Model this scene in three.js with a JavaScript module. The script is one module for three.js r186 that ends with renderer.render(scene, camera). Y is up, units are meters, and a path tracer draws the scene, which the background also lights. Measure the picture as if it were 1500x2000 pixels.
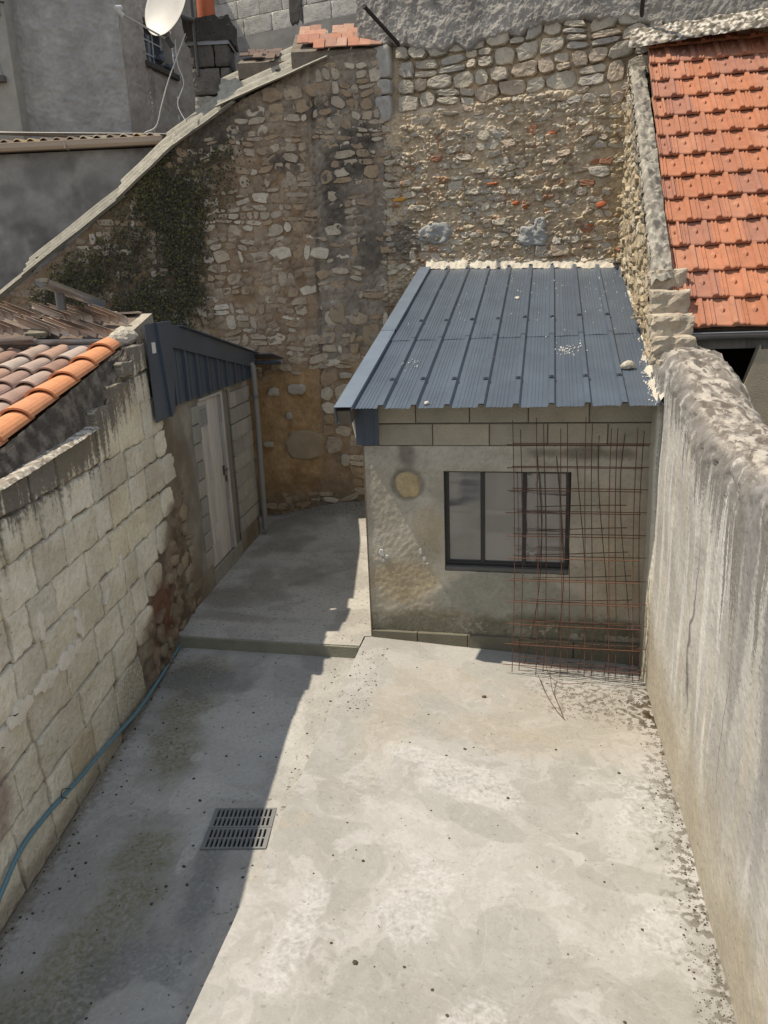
import * as THREE from 'three';
import { mergeGeometries } from 'three/addons/utils/BufferGeometryUtils.js';

// ---------------------------------------------------------------- camera, sky, sun, exposure
const R = Math.PI / 180;
const scene = new THREE.Scene();
const camera = new THREE.PerspectiveCamera(69.55, 0.75, 0.05, 900);   // a phone held at an upper window
camera.position.set(0, 3.2, 0);
camera.rotation.order = 'YXZ';
camera.rotation.set(-15.6 * R, 12.7 * R, -2.3 * R);
const SUN = new THREE.Vector3(-0.462, 0.884, 0.07).normalize();       // high, from the left, almost in the plane of the far wall
// pale summer sky: whitish round the horizon, soft blue overhead
const skyMap = (() => {
  const w = 128, h = 64, d = new Float32Array(w * h * 4);
  for (let j = 0; j < h; j++) for (let i = 0; i < w; i++) {
    const e = Math.sin(((j + 0.5) / h - 0.5) * Math.PI), t = Math.pow(Math.max(0, e), 0.45), k = 4 * (j * w + i);
    const c = e < 0 ? [0.30, 0.28, 0.25] : [0.74 - 0.34 * t, 0.75 - 0.28 * t, 0.77 - 0.18 * t];
    d[k] = c[0]; d[k + 1] = c[1]; d[k + 2] = c[2]; d[k + 3] = 1;
  }
  const t = new THREE.DataTexture(d, w, h, THREE.RGBAFormat, THREE.FloatType); t.mapping = THREE.EquirectangularReflectionMapping; t.magFilter = t.minFilter = THREE.LinearFilter; t.needsUpdate = true; return t;
})();
scene.background = skyMap; scene.environment = skyMap;
const sun = new THREE.DirectionalLight(0xfff1dc, 4.5);
sun.position.copy(SUN).multiplyScalar(40); sun.target.position.set(-1.5, 0, -6);
sun.position.add(sun.target.position);
sun.castShadow = true; sun.shadow.radius = 1; sun.shadow.mapSize.set(4096, 4096);
Object.assign(sun.shadow.camera, { left: -12, right: 12, top: 12, bottom: -12, near: 1, far: 80 });
scene.add(sun, sun.target);
const renderer = new THREE.WebGLRenderer({ antialias: true });
renderer.toneMapping = THREE.LinearToneMapping;
renderer.toneMappingExposure = 1.2;
renderer.shadowMap.enabled = true;

// ---------------------------------------------------------------- small tools
function mulberry(a) { return () => { a = (a + 0x6d2b79f5) | 0; let t = Math.imul(a ^ (a >>> 15), 1 | a); t = (t + Math.imul(t ^ (t >>> 7), 61 | t)) ^ t; return ((t ^ (t >>> 14)) >>> 0) / 4294967296; }; }
const rnd = mulberry(4711);
const rr = (a, b) => a + (b - a) * rnd();
const pick = (l) => l[Math.floor(rnd() * l.length)];
const clamp = (x, a = 0, b = 1) => Math.min(b, Math.max(a, x));
const mix = (a, b, t) => a + (b - a) * t;
const mix3 = (a, b, t) => [mix(a[0], b[0], t), mix(a[1], b[1], t), mix(a[2], b[2], t)];
const sm = (a, b, x) => { const t = clamp((x - a) / (b - a)); return t * t * (3 - 2 * t); };
const PERM = new Uint8Array(512);
{ const p = Array.from({ length: 256 }, (_, i) => i), g = mulberry(99); for (let i = 255; i > 0; i--) { const j = Math.floor(g() * (i + 1)); [p[i], p[j]] = [p[j], p[i]]; } for (let i = 0; i < 512; i++) PERM[i] = p[i & 255]; }
const GX = new Float64Array(16), GY = new Float64Array(16); for (let i = 0; i < 16; i++) { GX[i] = Math.cos(i * Math.PI / 8); GY[i] = Math.sin(i * Math.PI / 8); }
function noise(x, y, per = 256) {
  const xi = Math.floor(x), yi = Math.floor(y), xf = x - xi, yf = y - yi;
  let x0, x1, y0, y1;
  if (per === 256) { x0 = xi & 255; x1 = (xi + 1) & 255; y0 = yi & 255; y1 = (yi + 1) & 255; }
  else { x0 = ((xi % per) + per) % per; x1 = (x0 + 1) % per & 255; y0 = ((yi % per) + per) % per; y1 = (y0 + 1) % per & 255; x0 &= 255; y0 &= 255; }
  const u = xf * xf * xf * (xf * (xf * 6 - 15) + 10), v = yf * yf * yf * (yf * (yf * 6 - 15) + 10);
  const h0 = PERM[PERM[x0] + y0] & 15, h1 = PERM[PERM[x1] + y0] & 15, h2 = PERM[PERM[x0] + y1] & 15, h3 = PERM[PERM[x1] + y1] & 15;
  const a = GX[h0] * xf + GY[h0] * yf, b = GX[h1] * (xf - 1) + GY[h1] * yf, c = GX[h2] * xf + GY[h2] * (yf - 1), e = GX[h3] * (xf - 1) + GY[h3] * (yf - 1);
  const p = a + (b - a) * u, q = c + (e - c) * u;
  return 1.4 * (p + (q - p) * v);
}
function fbm(x, y, o = 4, per = 256) { let s = 0, a = 0.5, f = 1; for (let i = 0; i < o; i++) { s += a * noise(x * f + i * 17, y * f + i * 31, per === 256 ? 256 : per * f); f *= 2; a *= 0.5; } return s; }
const hash = (x, y, k = 0) => { const h = PERM[(PERM[(PERM[x & 255] + y) & 255] + k) & 255]; return (h + PERM[(h + x * 7 + y * 13 + k * 29) & 255] / 256) / 256; };
const W4 = [0, 0, 0, 0];
function worley(x, y) {           // W4 = F1, F2, id hash, second hash
  const xi = Math.floor(x), yi = Math.floor(y); let f1 = 9, f2 = 9, id = 0, id2 = 0;
  for (let j = -1; j <= 1; j++) for (let i = -1; i <= 1; i++) {
    const cx = xi + i, cy = yi + j, px = cx + 0.15 + 0.7 * hash(cx, cy, 1), py = cy + 0.15 + 0.7 * hash(cx, cy, 2), dx = px - x, dy = py - y, d = dx * dx + dy * dy;
    if (d < f1) { f2 = f1; f1 = d; id = hash(cx, cy, 3); id2 = hash(cx, cy, 4); } else if (d < f2) f2 = d;
  }
  W4[0] = Math.sqrt(f1); W4[1] = Math.sqrt(f2); W4[2] = id; W4[3] = id2; return W4;
}
// colour map (linear values in, 0..1) and bump map painted together
const LUT = new Uint8Array(4097); for (let i = 0; i <= 4096; i++) { const c = i / 4096; LUT[i] = Math.round(255 * (c <= 0.0031308 ? 12.92 * c : 1.055 * Math.pow(c, 1 / 2.4) - 0.055)); }
const toS = (c) => LUT[c <= 0 ? 0 : c >= 1 ? 4096 : (c * 4096) | 0];
function paint(w, h, fn, wrap = THREE.ClampToEdgeWrapping, withBump = true) {
  const a = new Uint8Array(w * h * 4), b = withBump ? new Uint8Array(w * h * 4) : null;
  for (let j = 0, k = 0; j < h; j++) for (let i = 0; i < w; i++, k += 4) {
    const c = fn((i + 0.5) / w, (j + 0.5) / h, i, j);
    a[k] = toS(c[0]); a[k + 1] = toS(c[1]); a[k + 2] = toS(c[2]); a[k + 3] = 255;
    if (b) { b[k] = b[k + 1] = b[k + 2] = 255 * clamp(c[3] ?? 0.5); b[k + 3] = 255; }
  }
  const mk = (d, srgb) => { const t = new THREE.DataTexture(d, w, h); t.magFilter = THREE.LinearFilter; t.minFilter = THREE.LinearMipmapLinearFilter; t.generateMipmaps = true; t.wrapS = t.wrapT = wrap; if (srgb) t.colorSpace = THREE.SRGBColorSpace; t.needsUpdate = true; return t; };
  return { map: mk(a, true), bump: b ? mk(b, false) : null };
}
// tileable grains, one tile = 1 uv unit (metres / size set by repeat)
const grainT = (size, fn) => { const t = paint(512, 512, fn, THREE.RepeatWrapping); for (const x of [t.map, t.bump]) x.repeat.set(1 / size, 1 / size); return t; };
const G = {
  stone: grainT(0.9, (u, v) => { const n = fbm(u * 6, v * 6, 6, 6), p = fbm(u * 40 + 5, v * 40, 2, 40), d = sm(0.15, 0.4, fbm(u * 16 + 9, v * 16, 3, 16)); const s = clamp(0.83 + 0.3 * n + 0.14 * p - 0.12 * d); return [s, s * (0.985 + 0.02 * n), s * (0.96 + 0.05 * p), 0.5 + 0.55 * n + 0.2 * p - 0.25 * d]; }),
  cement: grainT(1.1, (u, v) => { const n = fbm(u * 5, v * 5, 5, 5), p = fbm(u * 70, v * 70, 2, 70), q = noise(u * 130, v * 130, 130), pit = sm(0.42, 0.6, noise(u * 55 + 3, v * 55, 55)); const s = clamp(0.85 + 0.2 * n + 0.14 * p + 0.05 * q - 0.08 * pit); return [s, s, s * 0.985, 0.5 + 0.35 * n + 0.3 * p - 0.1 * pit]; }),
  clay: grainT(0.5, (u, v) => { const n = fbm(u * 4, v * 4, 5, 4), p = fbm(u * 60, v * 60, 2, 60), k = sm(0.2, 0.5, fbm(u * 12 + 7, v * 12, 4, 12)), l = sm(0.35, 0.5, fbm(u * 22, v * 22 + 4, 3, 22)); let s = 0.88 + 0.22 * n + 0.16 * p; let c = [s, s, s]; c = mix3(c, [0.42, 0.5, 0.6], 0.55 * k); c = mix3(c, [0.95, 1.25, 1.5], 0.35 * l); return [clamp(c[0]), clamp(c[1]), clamp(c[2]), 0.5 + 0.3 * p + 0.2 * n]; }),
  metal: grainT(1.3, (u, v) => { const n = fbm(u * 3, v * 3, 4, 3), s1 = sm(0.36, 0.55, fbm(u * 26, v * 26, 3, 26)), p = noise(u * 90, v * 90, 90); const s = 0.82 + 0.26 * n + 0.06 * p, c = [s, s * (0.995 + 0.02 * n), s]; return [clamp(c[0] * (1 - 0.12 * s1)), clamp(c[1] * (1 - 0.1 * s1)), clamp(c[2] * (1 - 0.1 * s1)), 0.5 + 0.1 * n]; }),
  wood: grainT(1.0, (u, v) => { const g = fbm(u * 60, v * 2.5, 4, 60), k = sm(0.1, 0.5, fbm(u * 14 + 3, v * 1.5, 4, 14)); const s = clamp(0.82 + 0.3 * g - 0.2 * k); return [s, s * 0.985, s * 0.97, 0.5 + 0.6 * g - 0.2 * k]; }),
};
const lin = (r, g, b) => new THREE.Color().setRGB(r, g, b);
function mat(c, o = {}) {
  const { grain, bs = 0.004, ...rest } = o;
  const m = new THREE.MeshPhysicalMaterial({ color: Array.isArray(c) ? lin(...c) : c, roughness: 0.92, metalness: 0, ...rest });
  if (grain) { m.map = grain.map; m.bumpMap = grain.bump; m.bumpScale = bs; }
  return m;
}
// uv in metres by the side a face points to
function metreUV(g) {
  if (g.index) g = g.toNonIndexed();
  if (!g.attributes.normal) g.computeVertexNormals();
  const p = g.attributes.position, uv = new Float32Array(p.count * 2), a = new THREE.Vector3(), b = new THREE.Vector3(), c = new THREE.Vector3();
  const off = rnd() * 7;
  for (let i = 0; i < p.count; i += 3) {
    a.fromBufferAttribute(p, i); b.fromBufferAttribute(p, i + 1); c.fromBufferAttribute(p, i + 2);
    const n = b.clone().sub(a).cross(c.clone().sub(a)), x = Math.abs(n.x), y = Math.abs(n.y), z = Math.abs(n.z);
    [a, b, c].forEach((q, k) => { const w = y > x && y > z ? [q.x, q.z] : x > z ? [q.z, q.y] : [q.x, q.y]; uv[2 * (i + k)] = w[0] + off; uv[2 * (i + k) + 1] = w[1] + off * 0.7; });
  }
  g.setAttribute('uv', new THREE.BufferAttribute(uv, 2));
  return g;
}
const taken = {};
function numbered(n) { const k = taken[n] ?? 0; taken[n] = k + 1; return k ? n + '_' + String(k).padStart(3, '0') : n; }
function mesh(name, g, m, parent) {
  const o = new THREE.Mesh(g, m); o.name = parent ? name : numbered(name); o.castShadow = o.receiveShadow = true; (parent || scene).add(o); return o;
}
function part(name, g, m, parent) { return mesh(name, g.userData?.keepUV || g.attributes.color ? g : metreUV(g), m, parent); }
function thing(name, label, category, pos = [0, 0, 0], turn = 0, group) {
  const o = new THREE.Group(); o.name = numbered(name); scene.add(o); o.position.set(...pos); o.rotation.y = turn;
  o.userData = { label, category }; if (group) o.userData.group = group; return o;
}
const struct = (o) => { o.userData = { ...o.userData, kind: 'structure' }; return o; };
const stuff = (o) => { o.userData = { ...o.userData, kind: 'stuff' }; return o; };
const merge = (l) => { const q = l.map((g) => { const h = g.index ? g.toNonIndexed() : g; for (const k of Object.keys(h.attributes)) if (!['position', 'normal', 'uv', 'color'].includes(k)) h.deleteAttribute(k); return h; }); return mergeGeometries(q); };
// box between two corners, lightly chamfered
function box(x0, y0, z0, x1, y1, z1, bev = 0) {
  if (!bev) { const g = new THREE.BoxGeometry(x1 - x0, y1 - y0, z1 - z0); g.translate((x0 + x1) / 2, (y0 + y1) / 2, (z0 + z1) / 2); return g; }
  const s = new THREE.Shape(); s.moveTo(x0 + bev, y0 + bev); s.lineTo(x1 - bev, y0 + bev); s.lineTo(x1 - bev, y1 - bev); s.lineTo(x0 + bev, y1 - bev); s.closePath();
  const g = new THREE.ExtrudeGeometry(s, { depth: z1 - z0 - 2 * bev, bevelEnabled: true, bevelSize: bev, bevelThickness: bev, bevelSegments: 1 }); g.translate(0, 0, z0 + bev); return g;
}
function prism(pts, z0, z1) { const s = new THREE.Shape(pts.map((p) => new THREE.Vector2(...p))); const g = new THREE.ExtrudeGeometry(s, { depth: z1 - z0, bevelEnabled: false }); g.translate(0, 0, z0); return g; }
const V = (x, y, z) => new THREE.Vector3(x, y, z);
function tube(pts, r, seg = 24, rad = 8, tension = 0.5) { return new THREE.TubeGeometry(new THREE.CatmullRomCurve3(pts.map((p) => V(...p)), false, 'catmullrom', tension), seg, r, rad, false); }
function rod(a, b, r, n = 6, r2 = r) { const A = V(...a), B = V(...b), d = B.clone().sub(A), g = new THREE.CylinderGeometry(r2, r, d.length(), n); g.translate(0, d.length() / 2, 0); g.applyQuaternion(new THREE.Quaternion().setFromUnitVectors(V(0, 1, 0), d.normalize())); g.translate(A.x, A.y, A.z); return g; }
// a dense sheet in (u, v) with relief along local z and its own colours
function field(u0, u1, v0, v1, nu, nv, hf, cf) {
  const lo = typeof v0 === 'function' ? v0 : () => v0, hi = typeof v1 === 'function' ? v1 : () => v1;
  const N = (nu + 1) * (nv + 1), P = new Float32Array(N * 3), C = new Float32Array(N * 3), T = new Float32Array(N * 2), I = new Uint32Array(nu * nv * 6);
  let k = 0;
  for (let j = 0; j <= nv; j++) for (let i = 0; i <= nu; i++, k++) {
    const u = mix(u0, u1, i / nu), v = mix(lo(u), hi(u), j / nv), h = hf(u, v), c = cf(u, v, h);
    P.set([u, v, h], 3 * k); C.set([c[0], c[1], c[2]], 3 * k); T.set([u, v], 2 * k);
  }
  k = 0;
  for (let j = 0; j < nv; j++) for (let i = 0; i < nu; i++) { const a = j * (nu + 1) + i, b = a + 1, c = a + nu + 1, d = c + 1; I.set([a, b, d, a, d, c], k); k += 6; }
  const g = new THREE.BufferGeometry(); g.setAttribute('position', new THREE.BufferAttribute(P, 3)); g.setAttribute('color', new THREE.BufferAttribute(C, 3)); g.setAttribute('uv', new THREE.BufferAttribute(T, 2)); g.setIndex(new THREE.BufferAttribute(I, 1)); g.computeVertexNormals(); return g;
}
// one stone from its outline: sunk rim, shoulder, broken face
function stone(pts, prot, { sink = 0.03, face = 0.72, rough = 0.2, rings = 2, flat = false, rim = 0.96, z = 0 } = {}) {
  let cx = 0, cy = 0; for (const p of pts) { cx += p[0] / pts.length; cy += p[1] / pts.length; }
  const n = pts.length, lv = [[1, -sink], [rim, prot * 0.55]];
  for (let r = 0; r < rings; r++) lv.push([mix(0.9, face * (1 - r / rings) + 0.06, (r + 1) / rings) * (r ? 0.8 : 1), prot * 0.95]);
  const P = [], T = [], I = [], tx = rr(-0.9, 0.9), ty = rr(-0.9, 0.9); let ext = 0; for (const p of pts) ext = Math.max(ext, Math.hypot(p[0] - cx, p[1] - cy));
  lv.forEach(([s, z], r) => { for (const p of pts) { const jx = r > 1 ? rr(-0.06, 0.06) : 0; const dx = (p[0] - cx) * (s + jx), dy = (p[1] - cy) * (s + jx); P.push(cx + dx, cy + dy, r === 0 ? z : z * (1 + (tx * dx + ty * dy) / ext * rough * 1.6) + prot * rr(-rough, rough) * (r === 1 ? 0.8 : 0.3)); } });
  P.push(cx, cy, prot * (flat ? 0.97 : rr(0.9, 1.08))); const last = P.length / 3 - 1;
  for (let r = 0; r < lv.length - 1; r++) for (let i = 0; i < n; i++) { const a = r * n + i, b = r * n + (i + 1) % n; I.push(a, b, b + n, a, b + n, a + n); }
  const o = (lv.length - 1) * n; for (let i = 0; i < n; i++) I.push(o + i, o + (i + 1) % n, last);
  for (let i = 0; i < P.length; i += 3) { T.push(P[i], P[i + 1]); P[i + 2] += z; }
  const g = new THREE.BufferGeometry(); g.setAttribute('position', new THREE.Float32BufferAttribute(P, 3)); g.setAttribute('uv', new THREE.Float32BufferAttribute(T, 2)); g.setIndex(I); const o2 = flat ? g.toNonIndexed() : g; o2.computeVertexNormals(); o2.userData = { keepUV: true }; return o2;
}
// straight-sided outline, a little ragged
function ragged(q, n, jit) { const out = []; for (let k = 0; k < 4; k++) { const a = q[k], b = q[(k + 1) % 4], lx = b[0] - a[0], ly = b[1] - a[1], L = Math.hypot(lx, ly); for (let i = 0; i < n; i++) { const f = (i + (i ? rr(-0.25, 0.25) : 0)) / n, o = jit * rr(-1, 0.6) - (i ? 0 : jit * 1.2), cx = (i ? 0 : 0.4 * jit); out.push([a[0] + lx * f + ly / L * -o + cx * lx / L, a[1] + ly * f + lx / L * o + cx * ly / L]); } } return out; }
// a flat smear with a ragged rim and its own lumps
function smearPatch(q, prot, { n = 34, m = 9, jit = 0.18, lump = 0.5, z = 0, sink = 0.05 } = {}) {
  const cx = (q[0][0] + q[1][0] + q[2][0] + q[3][0]) / 4, cy = (q[0][1] + q[1][1] + q[2][1] + q[3][1]) / 4, o = outline(q, n, 3, 0.02), sd = rnd() * 60, P = [], T = [], I = [];
  o.forEach((p) => { const k = 1 + jit * 2 * fbm((p[0] - cx) * 9 + sd, (p[1] - cy) * 9, 3); p[0] = cx + (p[0] - cx) * k; p[1] = cy + (p[1] - cy) * k; });
  for (let r = 0; r <= m; r++) for (const p of o) { const s = 1 - r / m * 0.98, x = cx + (p[0] - cx) * s, y = cy + (p[1] - cy) * s; P.push(x, y, z + (r === 0 ? -sink : prot * (Math.min(1, 0.45 + r * 0.3) + lump * 2 * fbm(x * 7 + sd, y * 7, 4) + lump * 0.5 * fbm(x * 25, y * 25 + sd, 3)))); T.push(x, y); }
  for (let r = 0; r < m; r++) for (let i = 0; i < n; i++) { const a = r * n + i, b = r * n + (i + 1) % n; I.push(a, b, b + n, a, b + n, a + n); }
  const g = new THREE.BufferGeometry(); g.setAttribute('position', new THREE.Float32BufferAttribute(P, 3)); g.setAttribute('uv', new THREE.Float32BufferAttribute(T, 2)); g.setIndex(I); g.computeVertexNormals(); g.userData = { keepUV: true }; return g;
}
// flip faces after a mirror
function flip(g) { const h = g.index ? g.toNonIndexed() : g; for (const k of Object.keys(h.attributes)) { const a = h.attributes[k], s = a.itemSize; for (let i = 0; i < a.count; i += 3) for (let c = 0; c < s; c++) { const q = a.array[(i + 1) * s + c]; a.array[(i + 1) * s + c] = a.array[(i + 2) * s + c]; a.array[(i + 2) * s + c] = q; } } h.computeVertexNormals(); return h; }
// a hewn lump of stone filling a box
function rock(x0, y0, z0, x1, y1, z1, amp = 0.018, seg = 8) { const g = new THREE.BoxGeometry(1, 1, 1, seg, seg, seg), p = g.attributes.position, sd = rnd() * 90; for (let i = 0; i < p.count; i++) { let x = p.getX(i) * 2, y = p.getY(i) * 2, z = p.getZ(i) * 2; const r = Math.pow(Math.pow(Math.abs(x), 16) + Math.pow(Math.abs(y), 16) + Math.pow(Math.abs(z), 16), -1 / 16); x *= r; y *= r; z *= r; const wx = mix(x0, x1, x / 2 + 0.5), wy = mix(y0, y1, y / 2 + 0.5), wz = mix(z0, z1, z / 2 + 0.5), n = amp * (fbm(wx * 9 + wz * 6 + sd, wy * 9 + wz * 4, 4) * 1.6 - 0.2); p.setXYZ(i, wx + n * x, wy + n * y, wz + n * z); } const h = g.toNonIndexed(); h.computeVertexNormals(); return h; }
// rounded outline inside a (skewed) cell
function outline(q, n, e, jit) {
  const out = [], ph = rr(0, 6.28);
  for (let k = 0; k < n; k++) {
    const t = (k + 0.3 * rr(-1, 1)) / n * 6.2832 + ph, c = Math.cos(t), s = Math.sin(t), f = Math.pow(Math.pow(Math.abs(c), e) + Math.pow(Math.abs(s), e), -1 / e) * (1 + rr(-jit, jit));
    const a = clamp(0.5 + 0.5 * c * f, -0.05, 1.05), b = clamp(0.5 + 0.5 * s * f, -0.05, 1.05);
    out.push([mix(mix(q[0][0], q[1][0], a), mix(q[3][0], q[2][0], a), b), mix(mix(q[0][1], q[1][1], a), mix(q[3][1], q[2][1], a), b), t]);
  }
  out.sort((p, r) => p[2] - r[2]); return out.map((p) => [p[0], p[1]]);
}
function courses(u0, u1, v0, v1, hmin, hmax, wmin, wmax, warp) {
  const cells = [];
  for (let v = v0; v < v1;) {
    const h = Math.min(rr(hmin, hmax), v1 - v);
    for (let u = u0; u < u1;) {
      const w = rr(wmin, wmax) * (0.7 + 0.5 * h / hmax);
      const push = (a, b, c, d) => { const g = 0.006, q = [[a + g, c + g], [b - g, c + g], [b - g, d - g], [a + g, d - g]].map(([x, y]) => [x + warp * noise(x * 2.3 + 5, y * 2.3) + rr(-0.01, 0.01), y + warp * 1.3 * noise(x * 1.9, y * 1.9 + 40) + rr(-0.008, 0.008)]); cells.push({ q, u: (a + b) / 2, v: (c + d) / 2, s: (b - a) * (d - c) }); };
      if (h > 0.12 && rnd() < 0.28) { const c = v + h * rr(0.4, 0.6); push(u, u + w, v, c); push(u, u + w, c, v + h); } else push(u, u + w, v, v + h);
      u += w;
    }
    v += h;
  }
  return cells;
}
// largest 300 as single stones, the rest joined
function layStones(cells, parent, make, mats, most = 290) {
  cells.sort((a, b) => b.s - a.s); const rest = mats.map(() => []);
  cells.forEach((c, i) => { const g = make(c); if (!g) return; const k = c.m ?? Math.floor(rnd() * mats.length); if (i < most) mesh('stone', g, mats[k], parent); else rest[k].push(g); });
  rest.forEach((l, k) => { if (l.length) stuff(mesh('small_stones', merge(l), mats[k], parent)); });
}
const at = (o, th, u, y, z) => [o[0] + Math.cos(th) * u + Math.sin(th) * z, o[1] + y, o[2] - Math.sin(th) * u + Math.cos(th) * z];
// ---------------------------------------------------------------- the yard floor
function blob(x, z, cx, cz, rx, rz, rot = 0, amp = 0.5, edge = 0.25, fq = 5) {
  const c = Math.cos(rot), s = Math.sin(rot), dx = x - cx, dz = z - cz; if (Math.abs(dx) + Math.abs(dz) > 2.4 * (rx + rz)) return 0;
  const a = (dx * c + dz * s) / rx, b = (-dx * s + dz * c) / rz, q = Math.sqrt(a * a + b * b); if (q > 1 + edge + amp) return 0;
  return 1 - sm(1 - edge, 1 + edge, q + amp * fbm(x * fq + cx * 3, z * fq + cz * 5, 4));
}
const arcs = Array.from({ length: 60 }, () => [rr(-1.8, 1.2), rr(-6.4, -1.8), rr(0.15, 0.75), rr(0, 6.28), rr(0.5, 1.6), rr(-1, 1)]);
function arcMark(x, z) { let s = 0; for (const [cx, cz, r, a0, da, k] of arcs) { const dx = x - cx, dz = z - cz, d2 = dx * dx + dz * dz, ro = r + 0.1, ri = r - 0.05; if (d2 > ro * ro || d2 < ri * ri) continue; const d = Math.sqrt(d2); let a = Math.atan2(dz, dx) - a0; a = ((a % 6.2832) + 6.2832) % 6.2832; if (a < da) { const e = (d - r + 0.02 * noise(x * 9, z * 9)); s += k * (0.8 * Math.exp(-e * e / 0.00002) + 0.55 * (e > 0 ? Math.exp(-e / 0.035) : 0)) * sm(0, 0.25, a) * sm(da, da - 0.25, a); } } return s; }
const slabT = paint(1024, 1920, (u, v) => {
  const x = -1.8 + 2.9 * u, z = -6.7 + 5.2 * v, w1 = fbm(x * 1.7 + 3, z * 1.7, 4), w2 = fbm(x * 1.7, z * 1.7 + 30, 4);
  const big = fbm(x * 0.9 + 0.5 * w1 + 11, z * 0.9 + 0.5 * w2, 5), mid = fbm(x * 2.6 + w1 + 50, z * 2.6 + w2, 5), fine = fbm(x * 21 + 3 * w1, z * 21 + 3 * w2, 4), gr = fbm(x * 83 + 7, z * 83 + z, 2), sp = fbm(x * 37 + 4 * mid, z * 37 + 4 * w1, 3);
  let c = mix3([0.335, 0.317, 0.272], [0.42, 0.4, 0.35], sm(-0.25, 0.3, big));
  const crisp = sm(0.0, 0.05, mid + 0.06 * fine); c = mix3(c, [0.44, 0.42, 0.37], 0.6 * crisp * sm(-0.25, 0.2, big));
  const scum = sm(0.0, 0.2, fbm(x * 3.4 + 2.4 * w2, z * 3.4 + 2.4 * w1 + 80, 6) + 0.22 * sp); c = mix3(c, [0.51, 0.49, 0.445], 0.42 * scum * sm(-6.0, -5.0, z + 0.5 * w1));
  const sheetN = fbm(x * 1.5 + 0.9 * w2 + 90, z * 1.5 + 0.9 * w1, 4), dull = sm(0.1, 0.125, sheetN + 0.03 * fine); c = mix3(c, [0.312, 0.3, 0.255], 0.6 * dull * (0.8 + 0.4 * sp));
  for (const b of [[0.10, -4.35, 0.26, 0.24, 0.2], [0.22, -4.55, 0.14, 0.12, 0], [0.58, -3.82, 0.34, 0.12, 0.05], [-0.4, -4.15, 0.28, 0.14, 0.5], [-1.05, -3.5, 0.16, 0.3, 0.3], [-0.1, -3.2, 0.22, 0.3, 0.6], [0.6, -2.95, 0.24, 0.16, 0], [-0.8, -2.7, 0.25, 0.2, 1], [0.2, -2.7, 0.3, 0.12, 0.4]]) c = mix3(c, [0.315, 0.303, 0.256], 0.6 * blob(x, z, b[0], b[1], b[2], b[3], b[4], 0.7, 0.06, 2.6));
  for (const b of [[0.68, -4.5, 0.16, 0.3, 0.1], [-0.42, -4.5, 0.4, 0.2, 0.4], [-0.9, -4.75, 0.3, 0.1, 0.3], [0.62, -3.45, 0.2, 0.16, 0.3], [-0.65, -3.4, 0.22, 0.3, 0.2], [-1.25, -3.0, 0.1, 0.5, 0.15], [-0.3, -2.6, 0.2, 0.24, 0.2]]) c = mix3(c, [0.55, 0.535, 0.49], clamp(0.55 + 1.3 * sp + 0.7 * fine) * 0.62 * blob(x, z, b[0], b[1], b[2], b[3], b[4], 1.0, 0.18, 3.4));
  for (const b of [[-1.5, -3.88, 0.07, 0.07, 0], [-1.63, -3.8, 0.1, 0.06, 0], [-1.62, -3.36, 0.05, 0.07, 0], [0.3, -5.5, 0.75, 0.5, 0.1], [-0.9, -5.9, 0.35, 0.3, 0], [-0.35, -5.15, 0.5, 0.22, 0.2], [-1.2, -5.2, 0.2, 0.6, 0]]) c = mix3(c, [0.4, 0.34, 0.245], 0.5 * clamp(0.8 + 1.6 * sp) * blob(x, z, b[0], b[1], b[2], b[3], b[4], 0.8, 0.45, 5));
  const ar = arcMark(x, z); c = mix3(c, ar > 0 ? [0.5, 0.485, 0.435] : [0.3, 0.29, 0.245], clamp(Math.abs(ar) * 0.42));
  const swipe = fbm(x * 4 + 3 * z + 1.5 * w1, z * 14 - 6 * x + 5 * w2 + 6 * w1, 4); c = mix3(c, swipe > 0 ? [0.53, 0.51, 0.455] : [0.37, 0.355, 0.3], 0.22 * sm(0.1, 0.45, Math.abs(swipe)));
  const crack = Math.abs(noise(x * 1.3 + 0.35 * w1 + 4, z * 1.3 + 0.35 * w2)); c = mix3(c, [0.25, 0.24, 0.2], 0.35 * sm(0.006, 0.002, crack) * sm(0.1, 0.3, w2));
  const s = 1 + 0.09 * fine + 0.12 * gr + 0.06 * sp - 0.25 * sm(0.3, 0.45, fbm(x * 26 + 6 + 3 * w1, z * 26 + 3 * w2, 4));
  const litter = sm(0.62, 0.95, x + 0.25 * mid) * sm(-6.6, -6.1, z) + 0.8 * blob(x, z, 0.5, -5.85, 0.55, 0.3, 0, 0.8, 0.5, 4); c = mix3(c, [0.12, 0.1, 0.07], 0.8 * litter * sm(0.1, 0.25, fbm(x * 19 + 3, z * 19, 4) + 0.15 * litter));
  return [c[0] * s * 0.865, c[1] * s * 0.895, c[2] * s * 0.975, 0.5 + 0.25 * mid + 0.1 * crisp + 0.08 * ar + 0.14 * fine + 0.05 * swipe + 0.08 * gr];
});
const gmat = (t, o = {}) => new THREE.MeshPhysicalMaterial({ map: t.map, bumpMap: t.bump, bumpScale: 0.008, roughness: 0.9, ...o });
const slabY = (x, z) => -0.055 * (x + 1.66) * sm(-1.7, -1.4, x) + 0.006 * noise(x * 1.5, z * 1.5 + 7);
const slabEdge = (z) => -1.5 + (z - 0.3) * 0.034 + 0.008 * noise(z * 3.1, 2) + 0.004 * noise(z * 17, 8);
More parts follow.
